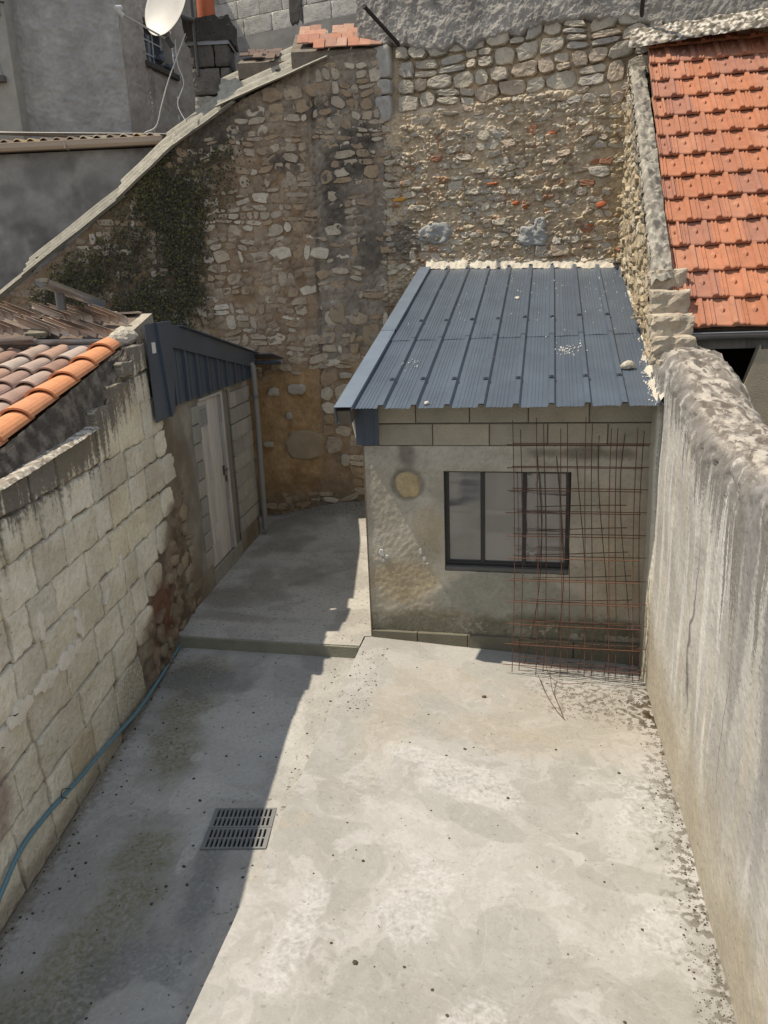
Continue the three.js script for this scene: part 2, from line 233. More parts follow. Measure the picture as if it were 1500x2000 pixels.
function floorGrid(xa, xb, za, zb, nx, nz, yf, uvf, skirts) {
  const P = [], T = [], I = [];
  for (let j = 0; j <= nz; j++) for (let i = 0; i <= nx; i++) { const z = mix(za, zb, j / nz), x = mix(typeof xa === 'function' ? xa(z) : xa, typeof xb === 'function' ? xb(z) : xb, i / nx); P.push(x, yf(x, z), z); T.push(...uvf(x, z)); }
  for (let j = 0; j < nz; j++) for (let i = 0; i < nx; i++) { const a = j * (nx + 1) + i, b = a + 1, c = a + nx + 1, d = c + 1; I.push(a, c, d, a, d, b); }
  const side = (idx, drop) => { const o = P.length / 3; idx.forEach((k) => { const x = P[3 * k], y = P[3 * k + 1], z = P[3 * k + 2]; P.push(x, y, z, x + 0.004 * noise(z * 9, x * 9), drop, z); T.push(T[2 * k], T[2 * k + 1], T[2 * k] + 0.05, T[2 * k + 1] + 0.03); }); for (let k = 0; k < idx.length - 1; k++) { const a = o + 2 * k; I.push(a, a + 1, a + 3, a, a + 3, a + 2); } };
  skirts(side, nx, nz);
  const g = new THREE.BufferGeometry(); g.setAttribute('position', new THREE.Float32BufferAttribute(P, 3)); g.setAttribute('uv', new THREE.Float32BufferAttribute(T, 2)); g.setIndex(I); g.computeVertexNormals(); g.userData = { keepUV: true }; return g;
}
{
  const n = 100, g = floorGrid(slabEdge, 1.05, -6.72, 2.0, 30, n, slabY, (x, z) => [(x + 1.8) / 2.9, (z + 6.7) / 5.2], (side, nx, nz) => { side(Array.from({ length: nz + 1 }, (_, j) => j * (nx + 1)), -0.24); });
  struct(mesh('courtyard_slab', g, gmat(slabT)));
}
// the lower strip along the old wall, with the drain opening
const stripT = paint(800, 1600, (u, v) => {
  const x = -4.1 + 2.7 * u, z = -6.6 + 5.2 * v, w1 = fbm(x * 1.6 + 13, z * 1.6, 4), w2 = fbm(x * 1.6, z * 1.6 + 60, 4);
  const big = fbm(x + w1, z + w2 + 20, 5), fine = fbm(x * 22, z * 22 + 4, 3), gr = fbm(x * 80, z * 80 + x, 2), gr2 = fbm(x * 37 + 9 + 3 * w1, z * 37 + 3 * w2, 4) * 1.6;
  let c = mix3([0.29, 0.283, 0.262], [0.39, 0.382, 0.358], sm(-0.3, 0.3, big));
  const wx = x + 3.27 - (z + 6.0) * 0.36;                                       // the damp run, a diagonal down to the drain and on
  let moss = 0; for (const b of [[-3.25, -5.9, 0.28, 0.35, 0.2], [-3.0, -5.15, 0.22, 0.5, -0.3], [-2.82, -4.6, 0.2, 0.4, -0.35], [-2.5, -3.62, 0.2, 0.22, 0], [-2.42, -3.2, 0.2, 0.4, 0], [-2.4, -2.75, 0.22, 0.35, 0], [-2.45, -2.3, 0.4, 0.35, 0], [-2.3, -2.0, 0.5, 0.3, 0]]) moss = Math.max(moss, blob(x, z, b[0], b[1], b[2], b[3], b[4], 1.0, 0.55, 3.3));
  c = mix3(c, [0.16, 0.15, 0.088], clamp(moss * (0.62 + 0.45 * gr2 + 0.6 * fine + 0.5 * gr)));
  let damp = 0; for (const b of [[-1.98, -3.35, 0.1, 0.5, -0.25], [-2.05, -2.75, 0.3, 0.3, 0], [-3.2, -5.75, 0.5, 0.25, 0], [-2.1, -2.3, 0.4, 0.3, 0]]) damp = Math.max(damp, blob(x, z, b[0], b[1], b[2], b[3], b[4], 0.9, 0.5, 4));
  c = mix3(c, [0.12, 0.125, 0.125], 0.6 * clamp(damp * (0.9 + 0.8 * gr2)));
  for (const b of [[-2.45, -4.2, 0.16, 0.24, 0.2], [-2.25, -4.25, 0.3, 0.07, 0.1], [-2.2, -3.62, 0.05, 0.2, 0], [-2.62, -4.62, 0.05, 0.06, 0], [-2.35, -5.2, 0.5, 0.4, 0.5], [-1.95, -2.5, 0.25, 0.25, 0]]) c = mix3(c, [0.45, 0.44, 0.41], (0.5 + 0.3 * gr2) * blob(x, z, b[0], b[1], b[2], b[3], b[4], 0.5, 0.1, 4));
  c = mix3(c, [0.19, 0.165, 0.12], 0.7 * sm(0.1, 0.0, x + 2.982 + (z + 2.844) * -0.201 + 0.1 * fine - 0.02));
  c = mix3(c, [0.1, 0.09, 0.07], 0.75 * sm(0.36, 0.5, fbm(x * 17 + 2 * w1, z * 17, 4) + 0.12 * sm(-1.95, -1.7, x)));
  const s = 1 + 0.12 * fine + 0.1 * gr + 0.06 * gr2;
  return [c[0] * s, c[1] * s, c[2] * s, 0.5 + 0.3 * fine + 0.2 * gr2 + 0.15 * moss];
});
const GR = { x: -1.965, z: -3.9, rot: 10 * R, w: 0.44, l: 0.41 };     // the drain
const STRIP = -0.13, stripY = (z) => -0.13 - 0.0125 * (z + 6.4);
{
  const s = new THREE.Shape();
  const P = [[-2.3, 2.0], [-3.05, -2.5], [-3.85, -6.43], [-1.6, -6.43], [-1.45, 2.0]]; P.forEach(([x, z], i) => (i ? s.lineTo(x, -z) : s.moveTo(x, -z))); s.closePath();
  const h = new THREE.Path(), c = Math.cos(GR.rot), d = Math.sin(GR.rot);
  [[-1, -1], [1, -1], [1, 1], [-1, 1]].forEach(([a, b], i) => { const lx = a * (GR.w / 2 - 0.012), lz = b * (GR.l / 2 - 0.012), x = GR.x + lx * c + lz * d, z = GR.z - lx * d + lz * c; i ? h.lineTo(x, -z) : h.moveTo(x, -z); }); h.closePath(); s.holes.push(h);
  const g = new THREE.ShapeGeometry(s); g.rotateX(-Math.PI / 2);
  const p = g.attributes.position, uv = g.attributes.uv; for (let i = 0; i < p.count; i++) p.setY(i, stripY(p.getZ(i))); g.computeVertexNormals(); for (let i = 0; i < p.count; i++) uv.setXY(i, (p.getX(i) + 4.1) / 2.7, (p.getZ(i) + 6.6) / 5.2);
  g.userData = { keepUV: true }; struct(mesh('lower_yard_strip', g, gmat(stripT, { bumpScale: 0.012 })));
}
const landT = paint(768, 768, (u, v) => {
  const x = -4.9 + 3.6 * u, z = -11.8 + 5.5 * v, w1 = fbm(x * 1.5 + 23, z * 1.5, 4), fine = fbm(x * 18, z * 18 + 4, 3), gr2 = noise(x * 40 + 9, z * 40), big = fbm(x * 1.1 + w1 + 8, z * 1.1, 5);
  let c = mix3([0.3, 0.29, 0.262], [0.4, 0.388, 0.355], sm(-0.3, 0.3, big));
  const palePatch = sm(0.0, 0.2, fbm(x * 2.4 + w1, z * 2.4 + 70, 4)); c = mix3(c, [0.44, 0.425, 0.385], 0.4 * palePatch);  // paler concrete patches scattered by noise
  let m = 0; for (const b of [[-3.6, -7.4, 0.3, 0.35, 0.3], [-3.3, -7.9, 0.25, 0.5, -0.5], [-3.6, -9.4, 0.35, 0.5, 0.3], [-3.9, -10.2, 0.5, 0.35, 0], [-2.9, -8.2, 0.3, 0.3, 0.2], [-3.2, -10.8, 1.2, 0.35, 0.1], [-3.2, -6.9, 0.5, 0.12, 0]]) m = Math.max(m, blob(x, z, b[0], b[1], b[2], b[3], b[4], 1, 0.5, 3));
  c = mix3(c, [0.15, 0.138, 0.1], 0.6 * clamp(m * (0.9 + 0.6 * gr2)));
  c = mix3(c, [0.1, 0.09, 0.07], 0.7 * sm(0.5, 0.65, noise(x * 28, z * 28) + 0.5 * sm(-10.2, -11, z)));
  const s = 1 + 0.1 * fine + 0.1 * gr2; return [c[0] * s, c[1] * s, c[2] * s, 0.5 + 0.3 * fine + 0.2 * gr2];
});
const landY = (x, z) => 0.004 + 0.2 * sm(-9.3, -11.2, z) * sm(-4.5, -3.0, x) + 0.006 * noise(x * 2, z * 2) + 0.02 * sm(-10.5, -11.2, z) * noise(x * 7, z * 7);
struct(mesh('landing_slab', floorGrid(-4.9, (z) => (z > -6.66 ? slabEdge(z) - 0.01 : -1.5), -11.9, -6.385, 40, 80, landY, (x, z) => [(x + 4.9) / 3.6, (z + 11.8) / 5.5], (side, nx, nz) => side(Array.from({ length: nx + 1 }, (_, i) => nz * (nx + 1) + i), -0.2)), gmat(landT, { bumpScale: 0.01 })));
{
  const g = new THREE.PlaneGeometry(1600, 1600); g.rotateX(-Math.PI / 2); g.translate(0, -0.45, 0);
  struct(mesh('ground', metreUV(g), mat([0.17, 0.15, 0.12], { grain: G.stone, bs: 0.02 })));
}
{ const g = box(-3.75, -0.22, -6.392, -1.76, -0.008, -6.372, 0.006); struct(part('step_riser', g, mat([0.26, 0.255, 0.2], { grain: G.cement, bs: 0.006 }))); }
// drain grate: two cast panels over a dark pit
{
  const t = thing('drain_grate', 'two-panel grey plastic drain grate set in the shaded lower strip', 'drain', [GR.x, stripY(GR.z), GR.z], GR.rot);
  const gm = mat([0.2, 0.205, 0.205], { grain: G.cement, bs: 0.001, roughness: 0.75 });
  for (const k of [-1, 1]) {
    const s = new THREE.Shape(), w = GR.w / 2 - 0.004, l0 = k < 0 ? -GR.l / 2 + 0.004 : 0.002, l1 = k < 0 ? -0.002 : GR.l / 2 - 0.004;
    s.moveTo(-w, l0); s.lineTo(w, l0); s.lineTo(w, l1); s.lineTo(-w, l1); s.closePath();
    const m = 0.016, hl = (l1 - l0 - 2 * m - 0.012) / 2;
    for (let r = 0; r < 2; r++) for (let i = 0; i < 13; i++) { const hx = -w + 0.02 + i * (2 * w - 0.04) / 13 + 0.007, y = l0 + m + r * (hl + 0.012), hw = (2 * w - 0.04) / 13 - 0.014, q = new THREE.Path(); q.moveTo(hx, y); q.lineTo(hx + hw, y); q.lineTo(hx + hw, y + hl); q.lineTo(hx, y + hl); q.closePath(); s.holes.push(q); }
    const g = new THREE.ExtrudeGeometry(s, { depth: 0.022, bevelEnabled: false }); g.rotateX(Math.PI / 2); g.translate(0, 0.008, 0); part('grate_panel', g, gm, t);
  }
  const pm = mat([0.06, 0.055, 0.05], { grain: G.cement }), w = GR.w / 2 - 0.01, l = GR.l / 2 - 0.01;
  part('pit', merge([box(-w, -0.3, -l, w, -0.28, l), box(-w, -0.28, -l, -w + 0.01, -0.015, l), box(w - 0.01, -0.28, -l, w, -0.015, l), box(-w, -0.28, -l, w, -0.015, -l + 0.01), box(-w, -0.28, l - 0.01, w, -0.015, l)].map((g) => metreUV(g))), pm, t);
}
// ---------------------------------------------------------------- the old ashlar wall on the left
const LWo = [-2.982, 0, -2.844], LWt = 101.37 * R, LSo = [-3.80, 0, -7.2], LSt = 96.7 * R, Bo = [-2.32, 0, -11.2], BLt = 10.77 * R, BRt = -10 * R;
const roughLine = (y) => y > 1.84 ? 4.42 : y > 1.42 ? mix(4.29, 4.42, (y - 1.42) / 0.42) : y > 1.29 ? mix(3.95, 4.29, (y - 1.29) / 0.13) : y > 0.92 ? mix(3.54, 3.95, (y - 0.92) / 0.37) : y > 0.59 ? mix(3.28, 3.54, (y - 0.59) / 0.33) : y > 0.48 ? mix(2.9, 3.28, (y - 0.48) / 0.11) : 2.75;
const LWtop = (u) => mix(mix(2.28, 2.4, clamp((u - 0.85) / 1.5)), mix(2.42, 3.0, clamp((u - 2.4) / 1.2)), sm(2.3, 2.5, u));
const lwT = paint(1664, 1056, (a, b) => {
  const u = -0.2 + 5.2 * a, y = -0.15 + 3.3 * b, w = fbm(u * 2 + 3, y * 2, 4), fine = fbm(u * 16, y * 16, 4), gr = noise(u * 90, y * 90), gr2 = noise(u * 40, y * 40 + 8), tone = fbm(u * 1.4 + 40, y * 2.6, 3);
  let c = mix3([0.57, 0.52, 0.4], [0.7, 0.655, 0.53], sm(-0.3, 0.3, tone + 0.5 * w));
  c = mix3(c, [0.62, 0.605, 0.5], sm(0, 0.3, fbm(u * 3 + 9, y * 3 + 5, 3)) * 0.5);
  const str = fbm(u * 13, y * 0.9 + 3, 4) + 0.35 * fbm(u * 40, y * 2, 2);                       // run-off streaks under the coping
  const reach = LWtop(u) - y; c = mix3(c, [0.115, 0.1, 0.082], clamp(sm(-0.05, 0.6, str + 0.9 * sm(0.5, 0.0, reach) - 0.22 + 0.3 * gr2 + 0.35 * fine + 0.3 * sm(0.5, 1.5, u) * sm(2.6, 1.8, u) * sm(0.4, 0.15, reach)) * sm(0.95, 0.25, reach)) * 0.9);
  const rl = u - roughLine(y); c = mix3(c, [0.2, 0.155, 0.105], sm(-0.25, 0.1, rl + 0.5 * w + 0.15 * fine) * 0.85);
  c = mix3(c, [0.16, 0.075, 0.035], 0.85 * blob(u, y, 3.25, 0.42, 0.3, 0.3, 0.5, 0.7, 0.4, 5));
  c = mix3(c, [0.16, 0.145, 0.105], 0.75 * sm(0.38, 0.28, y + 0.12 * w - 0.12 * sm(2.0, 3.2, u)) * sm(0.9, 2.3, u + 0.5 * w) * (0.75 + gr2 * 0.5));
  c = mix3(c, [0.42, 0.33, 0.2], 0.6 * blob(u, y, 1.3, 0.17, 0.25, 0.16, 0, 0.6, 0.4, 5));
  c = mix3(c, [0.2, 0.17, 0.12], 0.65 * sm(0.02, -0.08, y + 0.06 * w));
  c = mix3(c, [0.3, 0.21, 0.17], 0.7 * blob(u, y, 0.1, 0.62, 0.22, 0.3, 0, 0.6, 0.3, 5));
  const pit = sm(0.36, 0.52, fbm(u * 26 + 4, y * 26, 3)), s = 1 + 0.16 * fine + 0.07 * gr + 0.07 * gr2 - 0.3 * pit;
  return [c[0] * s, c[1] * s, c[2] * s, 0.5 + 0.5 * fine + 0.12 * gr2 - 0.3 * pit];
});
function lwUV(g) { const p = g.attributes.position, t = new Float32Array(p.count * 2); for (let i = 0; i < p.count; i++) { t[2 * i] = (p.getX(i) + 0.2) / 5.2; t[2 * i + 1] = (p.getY(i) + 0.15) / 3.3; } g.setAttribute('uv', new THREE.BufferAttribute(t, 2)); g.userData = { keepUV: true }; return g; }
{
  const t = thing('ashlar_wall', 'shaded wall of pale squared stone blocks with dark run-off streaks, left of yard', 'wall', [LWo[0], 0, LWo[2]], LWt);
  const mats = [[1, 1, 1], [0.9, 0.9, 0.88], [1.0, 0.97, 0.9], [0.86, 0.85, 0.85]].map((c) => new THREE.MeshPhysicalMaterial({ color: lin(...c), map: lwT.map, bumpMap: lwT.bump, bumpScale: 0.02, roughness: 0.95 }));
  // mortar bed
  const bed = field(-3.2, 4.9, -0.2, (u) => LWtop(u) - 0.01, 400, 130, (u, v) => { const r = sm(-0.25, 0.15, u - roughLine(v)); worley(u * 6, v * 6); return -0.016 + 0.012 * fbm(u * 9, v * 9, 3) + r * (0.03 + 0.05 * fbm(u * 4, v * 4, 4) + 0.035 * sm(0.05, 0.3, W4[1] - W4[0]) * W4[2]) - 0.03 * sm(3.9, 4.8, u); },
    (u, v) => { const k = sm(-0.2, 0.25, fbm(u * 5, v * 5, 4)), r = sm(-0.25, 0.15, u - roughLine(v)); let c = mix3([0.13, 0.105, 0.072], [0.34, 0.295, 0.225], k); c = mix3(c, mix3([0.1, 0.075, 0.05], [0.25, 0.19, 0.135], sm(-0.3, 0.3, fbm(u * 4 + 7, v * 5, 4))), r); c = mix3(c, [0.15, 0.06, 0.028], 0.8 * blob(u, v, 3.25, 0.42, 0.3, 0.3, 0.5, 0.7, 0.4, 5)); return c; });
  mesh('mortar_bed', bed, mat([1, 1, 1], { vertexColors: true, grain: G.stone, bs: 0.012 }), t);
  // courses of blocks, joints read off the wall
  const L = [-0.17, 0.335, 0.635, 0.93, 1.23, 1.52, 1.81, 2.08, 2.34];
  const J = [[-1.9, -1.2, -0.7, -0.2, 0.3, 0.72, 1.07, 1.47, 1.94, 2.61, 3.3], [-2, -1.4, -0.8, -0.3, 0.05, 0.41, 0.71, 1.35, 2.01, 2.53, 3.05], [-2, -1.5, -1, -0.5, 0.1, 0.67, 1.23, 1.76, 2.28, 2.57, 2.94, 3.42], [-2, -1.4, -0.8, -0.2, 0.2, 0.6, 0.98, 1.49, 1.99, 2.48, 2.8, 3.36, 3.75], [-2, -1.4, -0.8, -0.2, 0.2, 0.62, 0.88, 1.25, 1.79, 2.26, 2.65, 3.18, 3.62, 4.05], [-2, -1.4, -0.8, -0.2, 0.25, 0.6, 1.04, 1.49, 2.06, 2.39, 2.85, 3.29, 3.77, 4.3], [-2, -1.4, -0.8, -0.2, 0.25, 0.75, 1.24, 1.57, 2.09, 2.85, 3.06, 3.66, 4.05, 4.35], [-2, -1.4, -0.8, -0.2, 0.45, 1.16, 1.56, 2.3, 2.75, 3.4, 4.0]];
  const quad = (a, b, lo, hi, tilt) => { const wv = (u, y) => y + 0.018 * noise(u * 1.7, y * 3) + tilt * (u - 2); const g = 0.007; return [[a + g, wv(a, lo) + g], [b - g, wv(b, lo) + g], [b - g, wv(b, hi) - g], [a + g, wv(a, hi) - g]].map((p) => [p[0] + rr(-0.01, 0.01), p[1] + rr(-0.006, 0.006)]); };
  for (let c = 0; c < 8; c++) for (let k = 0; k < J[c].length - 1; k++) {
    const a = J[c][k], b = J[c][k + 1], mid = (a + b) / 2; let hi = L[c + 1], lo = L[c];
    if (mid > roughLine((lo + hi) / 2) + 0.02) continue;
    if (c === 7) hi = Math.min(hi + 0.1, LWtop(mid) - 0.02);
    const near = mid > roughLine((lo + hi) / 2) - 0.6, q = quad(a, b, lo, hi, c > 4 && c < 7 ? 0.012 : 0);
    const o = near ? outline(q, 14, 4.5, 0.07) : ragged(q, 6, 0.012);
    mesh('stone_block', lwUV(stone(o, near ? rr(0.006, 0.02) : rr(0.006, 0.018), { sink: 0.04, face: 0.8, rough: 0.4, rings: 3, rim: 0.982 })), pick(mats), t);
  }
  for (const [a, b, lo, hi] of [[2.3, 2.75, 2.37, 2.52], [2.72, 3.18, 2.4, 2.66], [3.18, 3.7, 2.4, 2.68], [3.0, 3.35, 2.69, 2.82], [3.33, 3.68, 2.7, 2.95]]) mesh('stone_block', lwUV(stone(ragged(quad(a, b, lo, hi, 0), 5, 0.012), rr(0.008, 0.018), { sink: 0.04, face: 0.8, rough: 0.3, rings: 3, rim: 0.98 })), pick(mats), t);
  // broken stones in the eroded end towards the door
  for (const c of courses(3.0, 4.75, 0.0, 1.95, 0.12, 0.24, 0.14, 0.3, 0.05)) { const d = c.u - roughLine(c.v); if (d < 0.12 || rnd() < 0.5 || c.u > 4.6) continue; mesh('rough_stone', lwUV(stone(outline(c.q, 11, 3, 0.14), rr(0.03, 0.07), { sink: 0.05 })), pick(mats), t); }
  // fresh pale mortar smears along two joints
  const wm = mat([0.78, 0.72, 0.62], { grain: G.cement, bs: 0.006 });
  const smear = (pts, w) => { for (let i = 0; i < pts.length - 1; i++) { const [ax, ay] = pts[i], [bx, by] = pts[i + 1], n = 9, l = [], r = [], dx = by - ay, dy = -(bx - ax), q = Math.hypot(dx, dy); for (let k = 0; k <= n; k++) { const f = k / n, x = mix(ax, bx, f), y = mix(ay, by, f), e = Math.sin(f * 3.14) * 0.5 + 0.5; l.push([x + dx / q * w * e * rr(0.4, 1.1), y + dy / q * w * e * rr(0.4, 1.1)]); r.unshift([x - dx / q * w * e * rr(0.4, 1.1), y - dy / q * w * e * rr(0.4, 1.1)]); } mesh('mortar_smear', metreUV(stone([...r, ...l], 0.016, { sink: 0.03, rough: 0.15, face: 0.8, z: 0.014 })), wm, t); } };
  smear([[0.42, 0.9], [0.75, 0.935], [1.1, 0.93], [1.5, 0.945]], 0.075); smear([[1.48, 1.2], [1.52, 0.95]], 0.055); smear([[1.0, 1.4], [0.96, 1.2]], 0.05); smear([[2.42, 1.3], [2.36, 1.12]], 0.045); smear([[1.98, 1.02], [2.08, 1.12]], 0.028); smear([[0.1, 0.83], [0.42, 0.9]], 0.08);
  // core, ledge on top
  part('wall_core', merge([prism([[-3.2, -0.3], [4.9, -0.3], [4.9, 1.9], [3.72, 1.95], [3.72, 2.94], [3.6, 2.93], [2.5, 2.36], [0.85, 2.24], [-3.2, 2.2]], -0.32, -0.06)]), mat([0.3, 0.27, 0.21], { grain: G.stone }), t);
  const ledge = field(-3.2, 2.28, -0.06, 0.3, 420, 20, (u, v) => LWtop(u) + 0.0 + 0.012 * fbm(u * 3, v * 6 + 3, 3) + 0.007 * fbm(u * 26, v * 26, 4) - 0.02 * sm(-0.03, -0.06, v) + 0.03 * v, (u, v) => { const k = fbm(u * 9, v * 12, 4), l = sm(0.02, 0.2, fbm(u * 17 + 3, v * 17, 4)); let c = mix3([0.24, 0.205, 0.16], [0.5, 0.46, 0.385], sm(-0.2, 0.3, k)); return mix3(c, [0.68, 0.66, 0.6], l * 0.85); });
  ledge.rotateX(-Math.PI / 2); mesh('coping_ledge', ledge, mat([1, 1, 1], { vertexColors: true, grain: G.stone, bs: 0.025 }), t);
}

// ---------------------------------------------------------------- far wall, right half (catches the sun at a grazing angle)
const renderEdge = (u) => { const P = [[-0.3, 6.62], [0.15, 6.6], [0.45, 6.5], [0.78, 6.42], [1.1, 6.43], [1.3, 6.36], [1.55, 6.46], [1.9, 6.45], [2.25, 6.5], [2.55, 6.5], [3.2, 6.42], [3.6, 6.28], [6, 6.05]]; let i = 0; while (i < P.length - 2 && u > P[i + 1][0]) i++; const a = P[i], b = P[i + 1]; return mix(a[1], b[1], clamp((u - a[0]) / (b[0] - a[0]))) + 0.05 * noise(u * 6, 3) + 0.02 * noise(u * 19, 5); };
{
  const t = thing('rubble_wall', 'tall sunlit rubble stone wall above the blue roof, grey render along its top', 'wall', [Bo[0], 0, Bo[2]], BRt);
  const big = (v) => sm(5.72, 5.85, v);
  const hf = (u, v) => {
    const w1 = fbm(u * 3 + 7, v * 3, 3), w2 = fbm(u * 3, v * 3 + 19, 3);
    worley((u + 0.05 * w1) * 7.5, (v + 0.05 * w2) * 12.5); const st = sm(0.03, 0.32, W4[1] - W4[0]) * Math.pow(W4[2], 1.3);
    worley((u + 0.04 * w2) * 17 + 40, (v + 0.04 * w1) * 23); const st2 = sm(0.03, 0.35, W4[1] - W4[0]) * W4[2];
    const calm = sm(-0.05, 0.22, fbm(u * 1.1 + 60, v * 1.1, 3)) * 0.75;
    const rough = (1 - big(v)) * (1 - calm * sm(3.8, 5.4, v));
    return rough * (0.06 * st + 0.036 * st2 + 0.06 * Math.abs(fbm(u * 8, v * 11, 4))) + 0.012 * fbm(u * 30, v * 30, 2) + 0.03 * fbm(u * 1.5, v * 1.5, 3) - 0.05 * big(v);
  };
  const cf = (u, v, h) => {
    worley((u + 0.05 * fbm(u * 3 + 7, v * 3, 3)) * 7.5, (v + 0.05 * fbm(u * 3, v * 3 + 19, 3)) * 12.5); const id = W4[3], edge = sm(0.03, 0.25, W4[1] - W4[0]), id1 = W4[2];
    let c = mix3([0.5, 0.395, 0.27], [0.62, 0.51, 0.36], sm(-0.3, 0.3, fbm(u * 2.5, v * 2.5, 4)));
    const sc = id < 0.08 && v < 5.2 && v > 3.6 ? [0.36, 0.2, 0.12] : id < 0.45 ? [0.5, 0.46, 0.38] : id < 0.75 ? [0.55, 0.475, 0.35] : [0.42, 0.37, 0.3];
    c = mix3(c, sc, edge * clamp(id1 * 1.4) * 0.8 * (1 - big(v)));
    c = mix3(c, [0.44, 0.34, 0.19], 0.6 * sm(0.4, 0.0, Math.abs(u - 3.25 + 0.2 * fbm(u * 3, v * 2, 3))) * sm(5.9, 5.3, v));   // ochre mortar by the corner
    c = mix3(c, [0.12, 0.108, 0.095], 0.7 * blob(u, v, 0.25, 4.1, 0.35, 0.25, 0, 0.8, 0.5, 5));
    c = mix3(c, [0.24, 0.2, 0.15], 0.7 * sm(3.6, 3.0, v));
    const s = 1 + 0.25 * fbm(u * 20, v * 20, 3); return [c[0] * s, c[1] * s, c[2] * s];
  };
  const vm = mat([1, 1, 1], { vertexColors: true, grain: G.stone, bs: 0.01 });
  mesh('mortar_bed', field(-0.12, 3.55, 3.2, 6.75, 290, 300, hf, cf), vm, t);
  mesh('lower_mortar', field(-0.12, 3.55, -0.3, 3.2, 120, 110, (u, v) => v > 3.19 ? hf(u, v) : 0.01 * fbm(u * 9, v * 9, 4) + 0.02 * fbm(u * 2, v * 2, 3), (u, v) => { const k = fbm(u * 4, v * 4, 4); return mix3([0.26, 0.19, 0.115], [0.36, 0.28, 0.18], sm(-0.3, 0.3, k)); }), vm, t);
  part('wall_core', box(-0.12, -0.4, -0.5, 5.6, 9.2, -0.07), mat([0.3, 0.26, 0.2], { grain: G.stone }), t);
  // three courses of rounded field stones under the render
  const ms = [[0.52, 0.475, 0.39], [0.46, 0.42, 0.345], [0.56, 0.51, 0.41], [0.49, 0.41, 0.32], [0.44, 0.415, 0.365]].map((c) => mat(c, { grain: G.stone, bs: 0.014 }));
  const cells = [...courses(0.22, 3.5, 5.76, 6.62, 0.17, 0.24, 0.16, 0.34, 0.05), ...courses(0.0, 3.4, 3.62, 5.76, 0.07, 0.15, 0.1, 0.24, 0.05).filter(() => rnd() < 0.52)];
  layStones(cells, t, (c) => {
    if (c.v > renderEdge(c.u) + 0.14) return null;
    const up = c.v > 5.7, base = up ? -0.05 : 0.015;
    const br = rnd() < (up ? 0.0 : 0.05); c.m = br ? 5 : Math.floor(rnd() * 5);
    return stone(outline(c.q, up ? 11 : 9, up ? 4.6 : 4, up ? 0.1 : 0.2), up ? rr(0.06, 0.11) : rr(0.01, 0.05), { sink: 0.04, face: up ? 0.78 : 0.7, rough: up ? 0.2 : 0.45, z: base + (up ? 0 : rr(-0.015, 0.02)), flat: true });
  }, [...ms, mat([0.34, 0.17, 0.1], { grain: G.clay, bs: 0.004 })]);
  for (const [u, v, w, h, c] of [[0.1, 4.72, 0.13, 0.05, 5], [0.13, 4.62, 0.2, 0.06, 6], [2.3, 5.25, 0.13, 0.03, 5], [1.5, 4.72, 0.16, 0.03, 5], [1.85, 4.44, 0.1, 0.05, 5], [2.0, 4.38, 0.07, 0.09, 5], [2.95, 4.32, 0.14, 0.07, 5], [2.8, 4.1, 0.14, 0.03, 5]]) mesh('brick_fragment', stone(outline([[u, v], [u + w, v], [u + w, v + h], [u, v + h]], 10, 4, 0.1), 0.035, { z: 0.03 }), c === 6 ? mat([0.62, 0.33, 0.08], { grain: G.clay }) : mat([0.5, 0.15, 0.06], { grain: G.clay }), t);
  // cement smears
  const cm = mat([0.36, 0.365, 0.36], { grain: G.cement, bs: 0.004 });
  for (const q of [[[0.48, 4.05], [0.98, 3.98], [1.0, 4.33], [0.55, 4.3]], [[1.9, 3.9], [2.4, 3.88], [2.33, 4.17], [1.92, 4.18]], [[2.15, 4.1], [2.33, 4.1], [2.3, 4.28], [2.15, 4.26]]]) mesh('cement_smear', smearPatch(q, 0.045, { z: 0.03, lump: 0.7 }), cm, t);
  // two squared stones bonded in at the corner, and the one above
  const qm = mat([0.45, 0.435, 0.4], { grain: G.stone, bs: 0.01 });
  for (const [v0, v1, w] of [[5.67, 6.0, 0.24], [6.01, 6.2, 0.24], [6.21, 6.62, 0.25]]) mesh('corner_stone', stone(outline([[-0.08, v0], [-0.08 + w, v0], [-0.08 + w, v1], [-0.08, v1]], 20, 9, 0.02), 0.05, { sink: 0.07, face: 0.85, rough: 0.12, rings: 3, z: 0.03 }), qm, t);
  // rough grey render hanging over the stones
  const coat = field(-0.3, 5.6, renderEdge, () => 9.0, 430, 190, (u, v) => { const e = v - renderEdge(u); const lump = 0.03 * fbm(u * 5, v * 5, 4) + 0.03 * Math.abs(fbm(u * 9 + 4, v * 6, 4)) + 0.008 * noise(u * 40, v * 40); return 0.0 + 0.055 * sm(0, 0.05, e) + lump * sm(0, 0.04, e) - 0.05 * sm(0.012, 0, e); },
    (u, v) => { const k = fbm(u * 2, v * 2, 5), d = sm(0.1, 0.3, fbm(u * 4 + 9, v * 4, 4)); let c = mix3([0.28, 0.265, 0.24], [0.4, 0.38, 0.345], sm(-0.3, 0.3, k)); c = mix3(c, [0.19, 0.18, 0.165], d * 0.7); const s = 1 + 0.2 * fbm(u * 26, v * 26, 3); return [c[0] * s, c[1] * s, c[2] * s]; });
  mesh('grey_render', coat, mat([1, 1, 1], { vertexColors: true, grain: G.cement, bs: 0.012 }), t);
